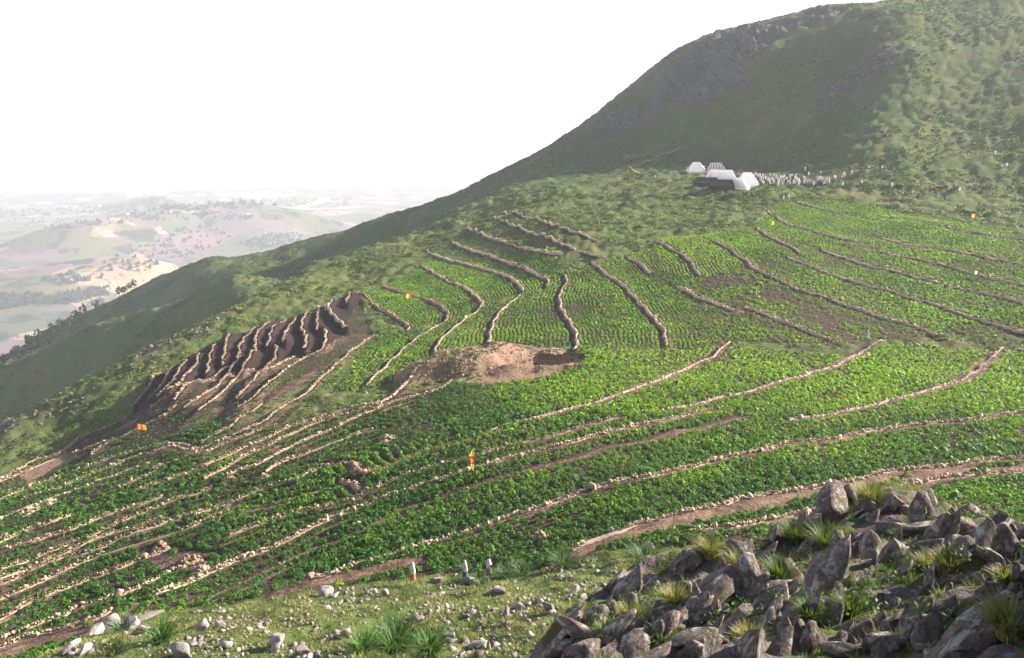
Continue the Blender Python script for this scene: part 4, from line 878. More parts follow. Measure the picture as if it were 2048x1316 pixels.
# broken rock over the cliff and the scree: far too many pieces to count
gx, gy = lattice(20, 260, 320, 640, 1.5); a = (inpoly(gx, gy, R_CLIFF) & (rng.random(len(gx)) < .5) & (fbm(gx, gy, 22, 3, 96) > -.22)) | (inpoly(gx, gy, R_SCREE) & (rng.random(len(gx)) < .6)) | ((np.hypot(gx, gy) > 380) & (fbm(gx, gy, 30, 3, 97) > .38) & (rng.random(len(gx)) < .12))
gx, gy = gx[a], gy[a]; s = rng.lognormal(-.65, .5, len(gx))[:,None]*np.c_[rng.uniform(.6,1.6,len(gx)), rng.uniform(.6,1.3,len(gx)), rng.uniform(.6,1.2,len(gx))]
M_CLF = mat_stone('cliff_rock', (.05,.042,.036), (.20,.17,.145), (.04,.034,.03), .8)
V, F, T = scatter_mesh(ROCKS1, ICO1[1], np.c_[gx, gy, ground(gx, gy)], s, rotmats(len(gx), .4), np.clip(rng.normal(.45, .25, len(gx)), 0, 1)); cr = mesh_np('cliff_rubble', V, F, M_CLF, attrs={'tint': T}); tag(cr, kind='stuff')
gx, gy = lattice(-170, -40, 170, 320, 1.3); a = np.zeros(len(gx), bool)
for q in R_EDGE: a |= inpoly(gx, gy, q)
a &= rng.random(len(gx)) < .33; gx, gy = gx[a], gy[a]; s = rng.lognormal(-1.2, .45, (len(gx),1))*rng.uniform(.7,1.3,(len(gx),3))
V, F, T = scatter_mesh(ROCKS1, ICO1[1], np.c_[gx, gy, ground(gx, gy)], s, rotmats(len(gx), .6), np.clip(rng.normal(.5, .3, len(gx)), 0, 1)); cr2 = mesh_np('crest_rubble', V, F, M_CLF, attrs={'tint': T}); tag(cr2, kind='stuff')
M_GRAV = mat_stone('slope_gravel', (.14,.11,.105), (.36,.30,.28), (.08,.065,.06), 5.)
# stones too small and too many to lift one by one
q = np.c_[rr.uniform(100, 1320, 5000), rr.uniform(1104, 1318, 5000)]; q = q[inpoly(q[:,0], q[:,1], SLOPE)]; q = q[vnoise(q[:,0]/60., q[:,1]/26., 3) > rr.uniform(.2, .75, len(q))][:1100]
q = np.array([cast(a, b) for a, b in q]); s = rr.lognormal(-2.35, .4, (len(q),1))*rr.uniform(.6,1.4,(len(q),3))
V, F, T = scatter_mesh(ROCKS1, ICO1[1], q, s, rotmats(len(q), .8), np.clip(rr.normal(.5, .3, len(q)), 0, 1)); gs = mesh_np('slope_gravel', V, F, M_GRAV, attrs={'tint': T}); tag(gs, kind='stuff')
# ------------------------------------------------------------------ grass
def blades(n, R, h, wd, seed, lean=.6, seg=2):
    """tuft of curved blades, each a strip of quads"""
    r = np.random.default_rng(seed); V = []; Q = []
    for k in range(n):
        a = r.uniform(0, 2*np.pi); b = R*math.sqrt(r.random())*.55; base = np.array([b*math.cos(a), b*math.sin(a), -.02]); a2 = a+r.normal()*.5
        d = np.array([math.cos(a2), math.sin(a2), 0]); s = np.array([-d[1], d[0], 0])*wd*r.uniform(.7,1.3); H = h*r.uniform(.55, 1.1); ln = lean*r.uniform(.3, 1.3)
        for j in range(seg+1):
            t = j/seg; c = base+d*(H*ln*t*t)+np.array([0,0,H*(t-.35*ln*t*t)]); q = s*(1-t*.92)
            V += [c-q, c+q]
        m = len(V)-2*(seg+1)
        for j in range(seg): Q.append([m+2*j, m+2*j+1, m+2*j+3, m+2*j+2])
    return np.array(V), np.array(Q)
M_GRASS = mat_leaf('grass_blade', .3)
Bg = Batch()
def put(protos, x, y, z, s, tint, tilt=.25):
    n = len(x); V, F, T = scatter_mesh([p[0] for p in protos], protos[0][1], np.c_[x, y, z], s, rotmats(n, tilt), tint)
    Bg.add(V, F, T*np.repeat(rng.uniform(.7, 1.35, len(V)//2), 2)[:len(T),None] if len(T) % 2 == 0 else T)
# fine turf on the near slope
gx, gy = lattice(-45, 45, 30, 92, .21)
px_, py_, _ = project(gx, gy, ground(gx, gy)); a = (px_ > -40) & (px_ < 1500) & (py_ > 1080) & (py_ < 1400) & ~inpoly(gx, gy, R_LOW)
a &= (pdist(gx, gy, TRK) > .9) & (pdist(gx, gy, TRK2) > 1.6) & (pdist(gx, gy, TRK3) > 1.0); gn = fbm(gx, gy, 1.6, 3, 71); a &= rng.random(len(gx)) < .5+1.1*gn
gx, gy, gn = gx[a], gy[a], gn[a]
c1, c2 = np.array([.08,.115,.025]), np.array([.29,.29,.09]); tw = np.clip(.5+1.1*fbm(gx, gy, 3.5, 3, 72)+.2*rng.normal(size=len(gx)), 0, 1)[:,None]
tint = c1*(1-tw)+c2*tw; dy = rng.random(len(gx)) < .16; tint[dy] = np.array([.30,.23,.11])
sz = np.repeat(rng.uniform(.7, 1.5, len(gx))[:,None]*(1+.9*np.clip(gn,0,1))[:,None], 3, 1)
put([blades(7, .17, .17, .014, 700+k, .8, 1) for k in range(6)], gx, gy, ground(gx, gy), sz, tint)
# tufts over the outcrop
gx, gy = lattice(-3, 34, 5, 31, .24); px_, py_, _ = project(gx, gy, oground(gx, gy))
a = (px_ > 1040) & (px_ < 2200) & (oground(gx, gy) > ground(gx, gy)-.3); gn = fbm(gx, gy, 1.8, 3, 74); a &= rng.random(len(gx)) < .5+.9*gn
gx, gy, gn = gx[a], gy[a], gn[a]; g3 = fbm(gx, gy, 4, 2, 75)
tint = np.where((g3 > .05)[:,None], np.array([.20,.20,.06]), np.array([.07,.13,.026]))*rng.uniform(.6, 1.3, (len(gx),1))
sz = rng.uniform(.4, 1.0, len(gx))*(1+1.0*np.clip(gn, 0, 1))*np.clip(np.hypot(gx, gy)/17, .5, 1); put([blades(18, .15, .23, .008, 720+k, .55, 2) for k in range(5)], gx, gy, oground(gx, gy), np.repeat(sz[:,None], 3, 1), tint)
# broad-leaved weeds on the outcrop
gx, gy = lattice(0, 30, 8, 29, .5); px_, py_, _ = project(gx, gy, oground(gx, gy)); a = (px_ > 1150) & (px_ < 2100) & (fbm(gx, gy, 3, 3, 78) > .12) & (rng.random(len(gx)) < .6); gx, gy = gx[a], gy[a]
put([leafy(46, .30, .26, .030, 730+k) for k in range(4)], gx, gy, oground(gx, gy)+.0, np.repeat(rng.uniform(.7,1.4,len(gx))[:,None], 3, 1), np.array([.05,.11,.02])*rng.uniform(.7,1.6,(len(gx),1)))
# tussocks and low scrub over the open hillside
def hill_scatter(n, rmin, rmax, thr, seed, sc):
    r = np.random.default_rng(seed); az_ = r.uniform(-.62, .62, n); rr = np.sqrt(r.uniform(rmin**2, rmax**2, n)); x = rr*np.sin(az_); y = rr*np.cos(az_)
    fld = inpoly(x, y, R_LOW) | (inpoly(x, y, R_MID)) | inpoly(x, y, R_TER)
    sf = np.zeros(n, bool)
    for q in R_GRASSY: sf |= inpoly(x, y, q)
    sf |= inpoly(x, y, R_SCRUB); k = (~fld | sf) & (fbm(x, y, sc, 3, seed) > thr) & ~inpoly(x, y, R_CLIFF)
    return x[k], y[k], rr[k]
x, y, r_ = hill_scatter(90000, 95, 330, -.12, 81, 9)
t_ = np.clip(.5+.9*fbm(x, y, 12, 3, 83)+.25*rng.normal(size=len(x)), 0, 1)[:,None]
tint = np.array([.040,.068,.018])*(1-t_)+np.array([.21,.25,.065])*t_
s = rng.uniform(.4, 1.05, len(x))*(.55+r_/420); put([leafy(7, .50, .30, .24, 740+k, .8) for k in range(6)], x, y, ground(x, y)-.03, np.c_[s*1.5, s*1.2, s*.95], tint, .2)
x, y, r_ = hill_scatter(85000, 330, 620, -.1, 84, 14)
t_ = np.clip(.4+.9*fbm(x, y, 20, 3, 85)+.25*rng.normal(size=len(x)), 0, 1)[:,None]
tint = np.array([.045,.075,.02])*(1-t_)+np.array([.11,.145,.038])*t_
s = rng.uniform(.4, 1.1, len(x)); put([leafy(6, .6, .42, .36, 750+k, .8) for k in range(6)], x, y, ground(x, y)-.05, np.c_[s*2.0, s*1.2, s], tint, .2)
print('grass faces', sum(len(f) for f in Bg.F))
gr = Bg.build('wild_grass_and_scrub', M_GRASS); tag(gr, kind='stuff')
# dry pale grass lining some walls, and gravel on the spoil heap
Bd = Batch(); DRY = [10, 9, 13, 16, 18, 19, 31, 32, 34, 35, 36, 39, 40, 53]
for k in DRY:
    p = WALLS[k]['p']; n = int(len(p)*1.0); i = rng.integers(0, len(p)-1, n); q = p[i]+rng.normal(0, .35, (n,2)); 
    q = q[vnoise(q[:,0]/5, q[:,1]/5, 9) > .45]; n = len(q)
    if not n: continue
    V, F, T = scatter_mesh([blades(9, .14, .5, .02, 760+j, .5, 1)[0] for j in range(3)], blades(9, .14, .5, .02, 760, .5, 1)[1], np.c_[q, ground(q[:,0], q[:,1])+.05], np.repeat(rng.uniform(.6,1.3,n)[:,None], 3, 1), rotmats(n, .3), np.array([.50,.38,.18])*rng.uniform(.7,1.2,(n,1))); Bd.add(V, F, T)
tuf = np.vstack([np.array([cast(x, y)[:2] for x, y in ((1004,866),(942,885),(898,899),(853,907),(829,919),(792,933),(754,943),(727,954))])])
for i in range(len(tuf)-1):
    for t in np.arange(0, 1, .12):
        q = tuf[i]*(1-t)+tuf[i+1]*t+rng.normal(0, .25, 2); pr = blades(14, .2, .7, .03, 770, .6, 1)
        V, F, T = scatter_mesh([pr[0]], pr[1], np.array([[q[0], q[1], float(ground(*q))]]), np.full((1,3), rng.uniform(.7,1.3)), rotmats(1, .2), np.array([[.55,.42,.20]])); Bd.add(V, F, T)
dg = Bd.build('dry_grass', M_GRASS); tag(dg, kind='stuff')
gx, gy = lattice(hx-16, kx+10, hy-12, hy+16, .34); hh = bil(np.maximum(hp, pit), (np.arctan2(gx, gy)-AZ0)/(AZ1-AZ0)*(NA-1), (np.log(np.hypot(gx, gy))-LR0)/(LR1-LR0)*(NR-1)); a = (hh > .3) & (rng.random(len(gx)) < .5); gx, gy = gx[a], gy[a]
V, F, T = scatter_mesh(ROCKS1, ICO1[1], np.c_[gx, gy, ground(gx, gy)], rng.lognormal(-2.45, .4, (len(gx),1))*np.ones((1,3)), rotmats(len(gx), 1), np.clip(rng.normal(.6, .3, len(gx)), 0, 1))
hv = mesh_np('heap_gravel', V, F, M_WALLP, attrs={'tint': T}); tag(hv, kind='stuff')
# ------------------------------------------------------------------ people, tents, flags, animals, trees
def flat(name, c, rough=.85, n=None):
    t = NT(name, rough, .2); k = t.noise(2.5 if n is None else n, 4); t.color(t.mix(t.ramp(k, .3, .75, 0, .35), c, tuple(v*.6 for v in c))); return t.m
def cloth_mat(name, c):
    t = NT(name, .9, .1); k = t.noise(6, 3); t.color(t.mix(t.ramp(k, .4, .7, 0, .25), c, tuple(v*.75 for v in c)))
    tr = t.n('ShaderNodeBsdfTranslucent'); tr.inputs[0].default_value = (*c,1); mx = t.n('ShaderNodeMixShader'); mx.inputs[0].default_value = .5
    t.t.links.new(t.b.outputs[0], mx.inputs[1]); t.t.links.new(tr.outputs[0], mx.inputs[2]); t.t.links.new(mx.outputs[0], t.t.nodes['Material Output'].inputs[0]); return t.m
WHITE = cloth_mat('white_cotton', (.80,.78,.80)); SKIN = flat('brown_skin', (.13,.06,.035)); 
CL_ = {'orange': cloth_mat('orange_cloth', (.62,.30,.12)), 'teal': cloth_mat('teal_cloth', (.05,.28,.26)), 'pink': cloth_mat('pink_cloth', (.62,.18,.24)), 'grey': cloth_mat('grey_cloth', (.30,.27,.30)), 'navy': cloth_mat('navy_cloth', (.04,.05,.16)),
       'red': cloth_mat('red_cloth', (.55,.05,.05)), 'dark': cloth_mat('dark_cloth', (.05,.045,.05)), 'tan': cloth_mat('tan_cloth', (.38,.27,.18)), 'green': cloth_mat('green_cloth', (.08,.22,.10)), 'blue': cloth_mat('blue_cloth', (.10,.16,.40)), 'burgundy': cloth_mat('burgundy_cloth', (.22,.04,.06))}
def skinned(name, joints, edges, mat, parent=None, sub=1):
    me = bpy.data.meshes.new(name); me.from_pydata([j[0] for j in joints], edges, []); o = bpy.data.objects.new(name, me); COL.objects.link(o)
    md = o.modifiers.new('skin', 'SKIN'); md.use_smooth_shade = True
    for v, j in zip(me.skin_vertices[0].data, joints): v.radius = (j[1], j[1]) if not isinstance(j[1], tuple) else j[1]
    me.skin_vertices[0].data[0].use_root = True
    if sub: s = o.modifiers.new('sub', 'SUBSURF'); s.levels = sub; s.render_levels = sub
    dg = bpy.context.evaluated_depsgraph_get(); m2 = bpy.data.meshes.new_from_object(o.evaluated_get(dg)); bpy.data.objects.remove(o); m2.name = name
    m2.materials.clear(); m2.materials.append(mat); o = bpy.data.objects.new(name, m2); COL.objects.link(o)
    if parent: o.parent = parent
    return o
def rings(name, prof, mat, parent=None, n=20, fold=.0, seed=1, cap=True):
    """draped shape: stacked (z, cx, cy, rx, ry) rings with soft folds"""
    r = np.random.default_rng(seed); ph = r.uniform(0, 6.3, 3); V = []
    for z, cx, cy, rx, ry in prof:
        for k in range(n):
            a = 2*math.pi*k/n; f = 1+fold*(math.sin(5*a+ph[0])+.6*math.sin(9*a+ph[1]))*(1 if z < prof[-1][0]*.8 else .4); V.append((cx+rx*f*math.cos(a), cy+ry*f*math.sin(a), z))
    m = len(prof); F = [[i*n+k, i*n+(k+1)%n, (i+1)*n+(k+1)%n, (i+1)*n+k] for i in range(m-1) for k in range(n)]
    V.append((prof[-1][1], prof[-1][2], prof[-1][0]+.01)); c = len(V)-1
    T = [[(m-1)*n+k, (m-1)*n+(k+1)%n, c] for k in range(n)]
    return mesh_np(name, np.array(V), [np.array(F), np.array(T)], mat, parent, smooth=True)
def person_full(loc, face, label, head, shawl, skirt, extra=None, stride=.16, h=1.62, veil=True):
    e = empty('person', loc, face); k = h/1.62
    # facing -Y in local space; body is one skinned surface
    J = [((0,0,.90),.125),((0,0,1.08),.115),((0,.01,1.28),.13),((0,0,1.39),.055),((0,-.01,1.47),.062),((0,-.015,1.56),.075),((0,-.01,1.60),.05),
         ((.09,0,.86),.085),((.10,-.05-stride*.4,.47),.058),((.10,-stride,.09),.038),((.10,-stride-.13,.03),.032),
         ((-.09,0,.86),.085),((-.10,.0+stride*.4,.47),.058),((-.10,stride+.04,.10),.038),((-.10,stride-.08,.03),.032),
         ((.17,0,1.31),.055),((.23,-.02,1.05),.042),((.17,-.20,.98),.032),((.12,-.27,1.0),.024),
         ((-.17,0,1.31),.055),((-.24,0,1.05),.042),((-.20,-.16,.92),.032),((-.17,-.24,.93),.024)]
    E = [(0,1),(1,2),(2,3),(3,4),(4,5),(5,6),(0,7),(7,8),(8,9),(9,10),(0,11),(11,12),(12,13),(13,14),(2,15),(15,16),(16,17),(17,18),(2,19),(19,20),(20,21),(21,22)]
    # fingers
    for (b, sx) in ((18, 1), (22, -1)):
        p = J[b][0]
        for f in range(5):
            q = (p[0]+(f-2)*.018, p[1]-.05-.01*(2-abs(f-2)), p[2]-.01-.004*f); t = (q[0], q[1]-.028, q[2]-.022); J.append((q, .009)); J.append((t, .0075)); E.append((b, len(J)-2)); E.append((len(J)-2, len(J)-1))
    b = skinned('body', [((x*k, y*k, z*k), r*k) for (x,y,z), r in J], E, SKIN, e, 1)
    fz = 1.535*k
    # face: nose, eyes, ears as sub-meshes of the head
    nose = rings('nose', [(-.03,0,0,.012,.012),(-.01,0,-.006,.016,.016),(.02,0,0,.009,.009)], SKIN, b, 8); nose.location = (0, -.092*k, fz-.005)
    for s in (-1, 1):
        ey = mesh_np('eye', ICO1[0]*.011, ICO1[1], flat_dark, b, smooth=True); ey.location = (s*.03*k, -.083*k, fz+.015)
        er = mesh_np('ear', ICO1[0]*np.array([.012,.02,.03]), ICO1[1], SKIN, b, smooth=True); er.location = (s*.078*k, 0, fz)
    rings('skirt', [(z*k, cx*k, cy*k, rx*k, ry*k) for z,cx,cy,rx,ry in ((.16,0,0,.20,.25),(.30,0,0,.19,.22),(.60,0,0,.175,.18),(.88,0,0,.165,.145),(1.05,0,0,.15,.125))], skirt, e, 24, .06, 3)
    rings('shawl', [(z*k, cx*k, cy*k, rx*k, ry*k) for z,cx,cy,rx,ry in ((.72,0,.03,.27,.19),(.85,0,-.01,.28,.24),(1.0,0,-.01,.275,.22),(1.15,0,0,.25,.18),(1.30,0,.01,.225,.155),(1.38,0,.01,.15,.12),(1.43,0,.01,.085,.085))], shawl, e, 28, .06, 5)
    if veil:
        V = []; n = 18                                               # head cloth: open at the face
        prof = [(1.36,.13,.13),(1.44,.105,.12),(1.52,.10,.118),(1.59,.092,.108),(1.645,.055,.066)]
        for z, rx, ry in prof:
            for j in range(n+1):
                a = math.radians(-90+42+(360-84)*j/n); V.append((rx*k*math.cos(a), (ry*math.sin(a)+.015)*k, z*k))
        V.append((0,.01*k,1.665*k)); m = n+1; Q = [[i*m+j, i*m+j+1, (i+1)*m+j+1, (i+1)*m+j] for i in range(4) for j in range(n)]; Tt = [[4*m+j, 4*m+j+1, len(V)-1] for j in range(n)]+[[4*m+n, 4*m, len(V)-1]]
        mesh_np('head_scarf', np.array(V), [np.array(Q), np.array(Tt)], head, e, smooth=True)
    else:
        hr = mesh_np('head_wrap', ICO2[0]*np.array([.095,.11,.075])*k, ICO2[1], head, e, smooth=True); hr.location = (0, .015*k, 1.60*k)
    if extra:
        bg_ = rings('bundle', [(0,0,0,.08,.06),(.06,0,0,.15,.10),(.14,0,0,.14,.10),(.2,0,0,.05,.04)], extra, e, 14, .05, 8); bg_.location = (-.22*k, -.20*k, .80*k)
    tag(e, label, 'person'); return e
flat_dark = flat('dark_eye', (.01,.01,.01), .3)
def at_px(px, py): return cast(px, py)
x, y, z = at_px(826, 1163); person_full((x,y,z), math.radians(-70), 'leftmost of three walkers, white head shawl, orange skirt and dark bundle', WHITE, WHITE, CL_['orange'], CL_['navy'], h=1.62)
x, y, z = at_px(930, 1158); person_full((x,y,z), math.radians(-60), 'middle of three walkers, white shawl and teal skirt, among strap leaved plants', WHITE, WHITE, CL_['teal'], CL_['pink'], .1, 1.58)
x, y, z = at_px(978, 1150); person_full((x,y,z), math.radians(100), 'rightmost of three walkers, dark red head wrap and white shawl', CL_['burgundy'], WHITE, CL_['grey'], CL_['dark'], .12, 1.55, False)
x, y, z = at_px(1735, 678); person_full((x,y,z), math.radians(-80), 'person wrapped in white walking on the scrub strip between the fields at the right', WHITE, WHITE, WHITE, None, .18, 1.68)
# far away people: one continuous robed figure each
def far_person(name, robe, legs):
    J = [((0,0,.9),(.17,.13)),((0,0,1.15),(.18,.13)),((0,.01,1.33),(.19,.12)),((0,0,1.45),(.06,.06)),((0,-.01,1.56),(.095,.10)),((0,0,1.66),(.06,.06)),((.10,-.02,.5),.10),((.11,-.12,.08),.06),((-.10,.02,.5),.10),((-.11,.10,.08),.06),((.22,0,1.25),.07),((.23,-.12,.98),.05),((-.22,0,1.25),.07),((-.23,-.08,.96),.05)]
    E = [(0,1),(1,2),(2,3),(3,4),(4,5),(0,6),(6,7),(0,8),(8,9),(2,10),(10,11),(2,12),(12,13)]
    o = skinned(name, J, E, robe, None, 0); me = o.data; me.materials.append(SKIN); me.materials.append(legs)
    for p in me.polygons:
        if p.center.z > 1.45 and p.center.y < .0: p.material_index = 1
        elif p.center.z < .72: p.material_index = 2
    V = [v.co.copy() for v in me.vertices]
    return o
FP = [far_person('person', a, b) for a, b in ((WHITE,WHITE),(WHITE,CL_['grey']),(WHITE,CL_['tan']),(CL_['tan'],CL_['dark']),(CL_['red'],CL_['grey']),(CL_['dark'],CL_['dark']),(CL_['teal'],CL_['tan']),(CL_['pink'],WHITE),(CL_['blue'],CL_['grey']))]
used = [False]*len(FP)
def person_at(px, py, kind, label, group=None, s=1.0):
    x, y, z = cast(px, py, 120); 
    if not used[kind]: o = FP[kind]; used[kind] = True
    else: o = FP[kind].copy(); COL.objects.link(o)
    for kk in ('label','category','group'):
        if kk in o: del o[kk]
    o.location = (x, y, z-.02); o.rotation_euler = (0,0,rr.uniform(0,6.3)); o.scale = (s*1.12, s*1.12, s); tag(o, label, 'person', group); return o
n = 0; CR = [(1505,352),(1560,350),(1640,362),(1680,352),(1640,372),(1590,374),(1530,372),(1508,366)]
while n < 135:
    px_ = rr.uniform(1504, 1660); c = 358+8*math.sin((px_-1504)/160*2.2); sp = 6.5 if px_ < 1600 else 4; py_ = c+rr.normal()*sp
    if py_ < 348 or py_ > 372: continue
    k = 0 if rr.random() < .62 else int(rr.choice([1,1,2,2,3,4,7,8])); part = 'near the tents' if px_ < 1550 else ('in the middle' if px_ < 1605 else 'at the thin right end')
    person_at(px_, py_, k, 'person in white standing in the crowd, '+part+' of the gathering', 'people standing in the crowd, '+part, rr.uniform(.78,.95)); n += 1
for px_ in np.linspace(1612, 1660, 9): person_at(px_+rr.uniform(-3,3), 366+rr.uniform(-2,4), 0, 'person in white at the right tail of the crowd', 'people at the right tail of the crowd')
for i, (px_, py_) in enumerate([(1664,362),(1668,358),(1671,360),(1684,355),(1688,352),(1690,356),(1700,352),(1704,349),(1652,365),(1646,369)]): person_at(px_, py_, 0 if i % 3 else 7, 'person in white climbing the slope right of the crowd', 'people climbing the slope right of the crowd')
SOLO = [(1567,399,0,'left of two pale figures standing below the crowd'),(1577,398,1,'right of two pale figures standing below the crowd'),(1685,372,0,'person in white alone on the slope under the climbers'),(1717,376,4,'person in red on the slope right of the crowd'),(1723,370,1,'person just above right of the one in red'),
 (1617,352,0,'lone white figure on the dark slope above the crowd'),(1610,342,0,'topmost white figure on the dark slope above the crowd'),(1641,350,1,'pale figure on the dark slope, right of the lone white one'),(1535,378,5,'dark figure standing between tents and crowd'),(1532,379,3,'brown figure standing between tents and crowd'),
 (1764,340,1,'pale figure high on the right slope, left one of two'),(1777,336,6,'thin figure high on the right slope, right one of two'),(1784,374,0,'pale figure beside a seated dark group on the slope'),(1793,376,5,'dark figure beside the pale one on the slope'),(1825,386,7,'small pinkish figure alone mid slope'),
 (1990,310,0,'highest white figure on the right hillside'),(2013,334,0,'white figure near the right edge on the hillside'),(1881,401,6,'left one of two small figures below the cattle'),(1889,400,5,'right one of two small figures below the cattle'),(1873,387,4,'reddish figure beside the leftmost cow'),
 (1913,381,2,'pale brown herder between the cattle, left'),(1919,383,0,'white clad herder between the cattle, middle'),(1927,379,7,'pink and white herder between the cattle, right'),(1957,414,6,'grey green figure above the green and orange flag'),(1967,416,8,'bluish figure in a pair above the green and orange flag'),(1971,419,6,'right figure in a pair above the green and orange flag'),(2012,421,4,'person in red and teal near the right edge above the fields'),
 (1260,355,4,'person in red on the open hillside left of the tents'),(1264,356,5,'dark figure beside the red one left of the tents'),(1250,357,6,'greenish figure left of the red one'),(1283,355,5,'dark figure between the red one and the string line'),(1298,356,8,'bluish figure under the yellow string line'),(1310,358,1,'pale figure right under the yellow string line'),(1373,340,1,'person at the left end of the white tent'),(1408,338,0,'person in white between the two upper tents'),
 (657,616,0,'person in white on the crest above the dark terraces, right'),(651,622,0,'person in white on the crest above the dark terraces, left'),(808,508,8,'lone bluish figure on the grassy crest'),(1403,362,1,'person standing behind the dark tent at its left'),(1430,353,0,'person standing behind the dark tent at its right'),(1500,354,0,'person in white behind the rightmost tent')]
for px_, py_, k, lab in SOLO: person_at(px_, py_, k, lab)

# tents
def tent(px, py, Lm, Wm, H, yaw, mats, label, hip=.25, wall=.35, stripes=False):
    x, y, z = cast(px, py, 150); e = empty('tent', (x,y,z), yaw); L = Lm/2; Wd = Wm/2; R = L*(1-hip)
    nx, ny = 24, 8; V = []; Q = []
    def sheet(name, a, b, c, d, mat, sag=.12):
        """a,b lower edge, d,c upper edge"""
        a, b, c, d = map(np.array, (a, b, c, d)); V = []; 
        for j in range(ny+1):
            for i in range(nx+1):
                u, v = i/nx, j/ny; p = (a*(1-u)+b*u)*(1-v)+(d*(1-u)+c*u)*v; p = p.astype(float); p[2] -= sag*math.sin(math.pi*v)*1.0+.05*math.sin(u*math.pi*6)**2*(1-v); V.append(p)
        F = [[j*(nx+1)+i, j*(nx+1)+i+1, (j+1)*(nx+1)+i+1, (j+1)*(nx+1)+i] for j in range(ny) for i in range(nx)]
        return mesh_np(name, np.array(V), np.array(F), mat, e, smooth=True)
    sheet('roof_panel', (-L,-Wd,wall), (L,-Wd,wall), (R,0,H), (-R,0,H), mats[0], .28); sheet('roof_panel', (L,Wd,wall), (-L,Wd,wall), (-R,0,H), (R,0,H), mats[0])
    sheet('end_panel', (L,-Wd,wall), (L,Wd,wall), (R,.01,H), (R,-.01,H), mats[1], .05); sheet('end_panel', (-L,Wd,wall), (-L,-Wd,wall), (-R,-.01,H), (-R,.01,H), mats[1], .05)
    for (a, b) in (((-L,-Wd),(L,-Wd)), ((L,-Wd),(L,Wd)), ((L,Wd),(-L,Wd)), ((-L,Wd),(-L,-Wd))):
        sheet('side_wall', (a[0]*1.01,a[1]*1.01,-.4), (b[0]*1.01,b[1]*1.01,-.4), (b[0],b[1],wall), (a[0],a[1],wall), mats[2], 0)
    if stripes:
        for t in np.linspace(-.75, .75, 5):
            sheet('stripe', (t*L-.22,-Wd-.02,wall+.03), (t*L+.22,-Wd-.02,wall+.03), (t*R+.2,-.02,H+.03), (t*R-.2,-.02,H+.03), CL_['tan'])
    for s in (-1, 1):
        p = mesh_np('tent_pole', *tube([(s*R,0,-.3),(s*R,0,H+.25)], .05), parent=e); p.data.materials.append(M_WOOD)
    tag(e, label, 'tent', 'tents of the hillside camp'); return e
def tube(pts, r, n=6):
    V = []; F = []; P_ = [Vector(p) for p in pts]
    for i, p in enumerate(P_):
        d = (P_[min(i+1, len(P_)-1)]-P_[max(i-1, 0)]).normalized(); u = d.orthogonal().normalized(); v = d.cross(u); rad = r[i] if isinstance(r, (list, tuple)) else r
        for k in range(n): a = 2*math.pi*k/n; V.append((p+(u*math.cos(a)+v*math.sin(a))*rad)[:])
    for i in range(len(P_)-1):
        for k in range(n): F.append([i*n+k, i*n+(k+1)%n, (i+1)*n+(k+1)%n, (i+1)*n+k])
    return np.array(V), np.array(F)
M_WOOD = flat('weathered_wood', (.20,.13,.085), .9, 20)
DK = cloth_mat('dark_canvas', (.055,.06,.055)); DK2 = cloth_mat('dark_canvas_wall', (.035,.04,.038)); WT = cloth_mat('white_canvas', (.86,.84,.86))
tent(1392, 344, 7.6, 5, 4.0, .12, (WT, WT, WT), 'white ridge tent standing highest on the left, behind the dark tent', .60)
tent(1431, 344, 8.2, 5, 3.8, .0, (WT, CL_['tan'], WT), 'striped white and tan tent beside the white one at the back', .5, .35, True)
tent(1412, 371, 8.6, 5, 3.0, -.12, (DK, DK2, DK2), 'dark canvas tent, left half of the long dark pair', .12, 1.1)
tent(1443, 376, 8.4, 5, 3.0, -.12, (DK, DK2, DK2), 'dark canvas tent, right half of the long dark pair', .12, 1.1)
tent(1428, 359, 6.5, 4.5, 3.8, -.1, (WT, WT, WT), 'small white tent peeping over the left dark tent', .5)
tent(1450, 364, 9.0, 5, 4.4, -.2, (WT, WT, WT), 'white tent with two peaks behind the right dark tent', .45)
tent(1476, 376, 7.5, 5, 3.6, -.5, (WT, WT, WT), 'white tent pitched in front, right next to the dark one', .65)
tent(1493, 373, 7.6, 5.5, 5.0, .25, (WT, WT, WT), 'tall white tent at the right end of the camp', .55, .5)

# flags
def flag(px, py, polem, fw, fh, cols, label, yaw=0, vertical=True, emblem=False, hang=False):
    x, y, z = cast(px, py); e = empty('flag', (x,y,z), yaw)
    p = mesh_np('flag_pole', *tube([(0,0,-.2),(.04,0,polem*.5),(0.0,0,polem)], .025), parent=e); p.data.materials.append(M_WOOD)
    n = len(cols)
    for k, c in enumerate(cols):
        V = []; m = 7
        for j in range(m+1):
            for i in range(m+1):
                u = (k+i/m)/n if vertical else i/m; v = j/m if vertical else (k+j/m)/n
                if hang: V.append((-.05-.42*fw*math.sin(math.pi*min(v*1.02+.03,1))**.7*u+.10*(1-v), .08*math.sin(u*7+v*3), polem-v*fh))
                else: V.append((u*fw, .07*fw*math.sin(u*6+v*2), polem-.02-v*fh-.12*fh*u))
        F = [[j*(m+1)+i, j*(m+1)+i+1, (j+1)*(m+1)+i+1, (j+1)*(m+1)+i] for j in range(m) for i in range(m)]
        mesh_np('flag_band', np.array(V), np.array(F), FC[c], e, smooth=True)
    if emblem:
        ex, ez = (-.22*fw, polem-fh*.5) if hang else (fw*.5, polem-fh*.55)
        V = np.array([(ex-.13,-.12,ez),(ex,-.13,ez-.3),(ex+.13,-.12,ez),(ex,-.13,ez+.3)]); q = mesh_np('emblem', V, np.array([[0,1,2,3]]), FC['yellow'], e)
    tag(e, label, 'flag'); return e
FC = {k: cloth_mat('flag_'+k, c) for k, c in dict(red=(.75,.04,.02), yellow=(.85,.72,.08), orange=(.85,.33,.05), green=(.05,.42,.10), white=(.80,.80,.78)).items()}
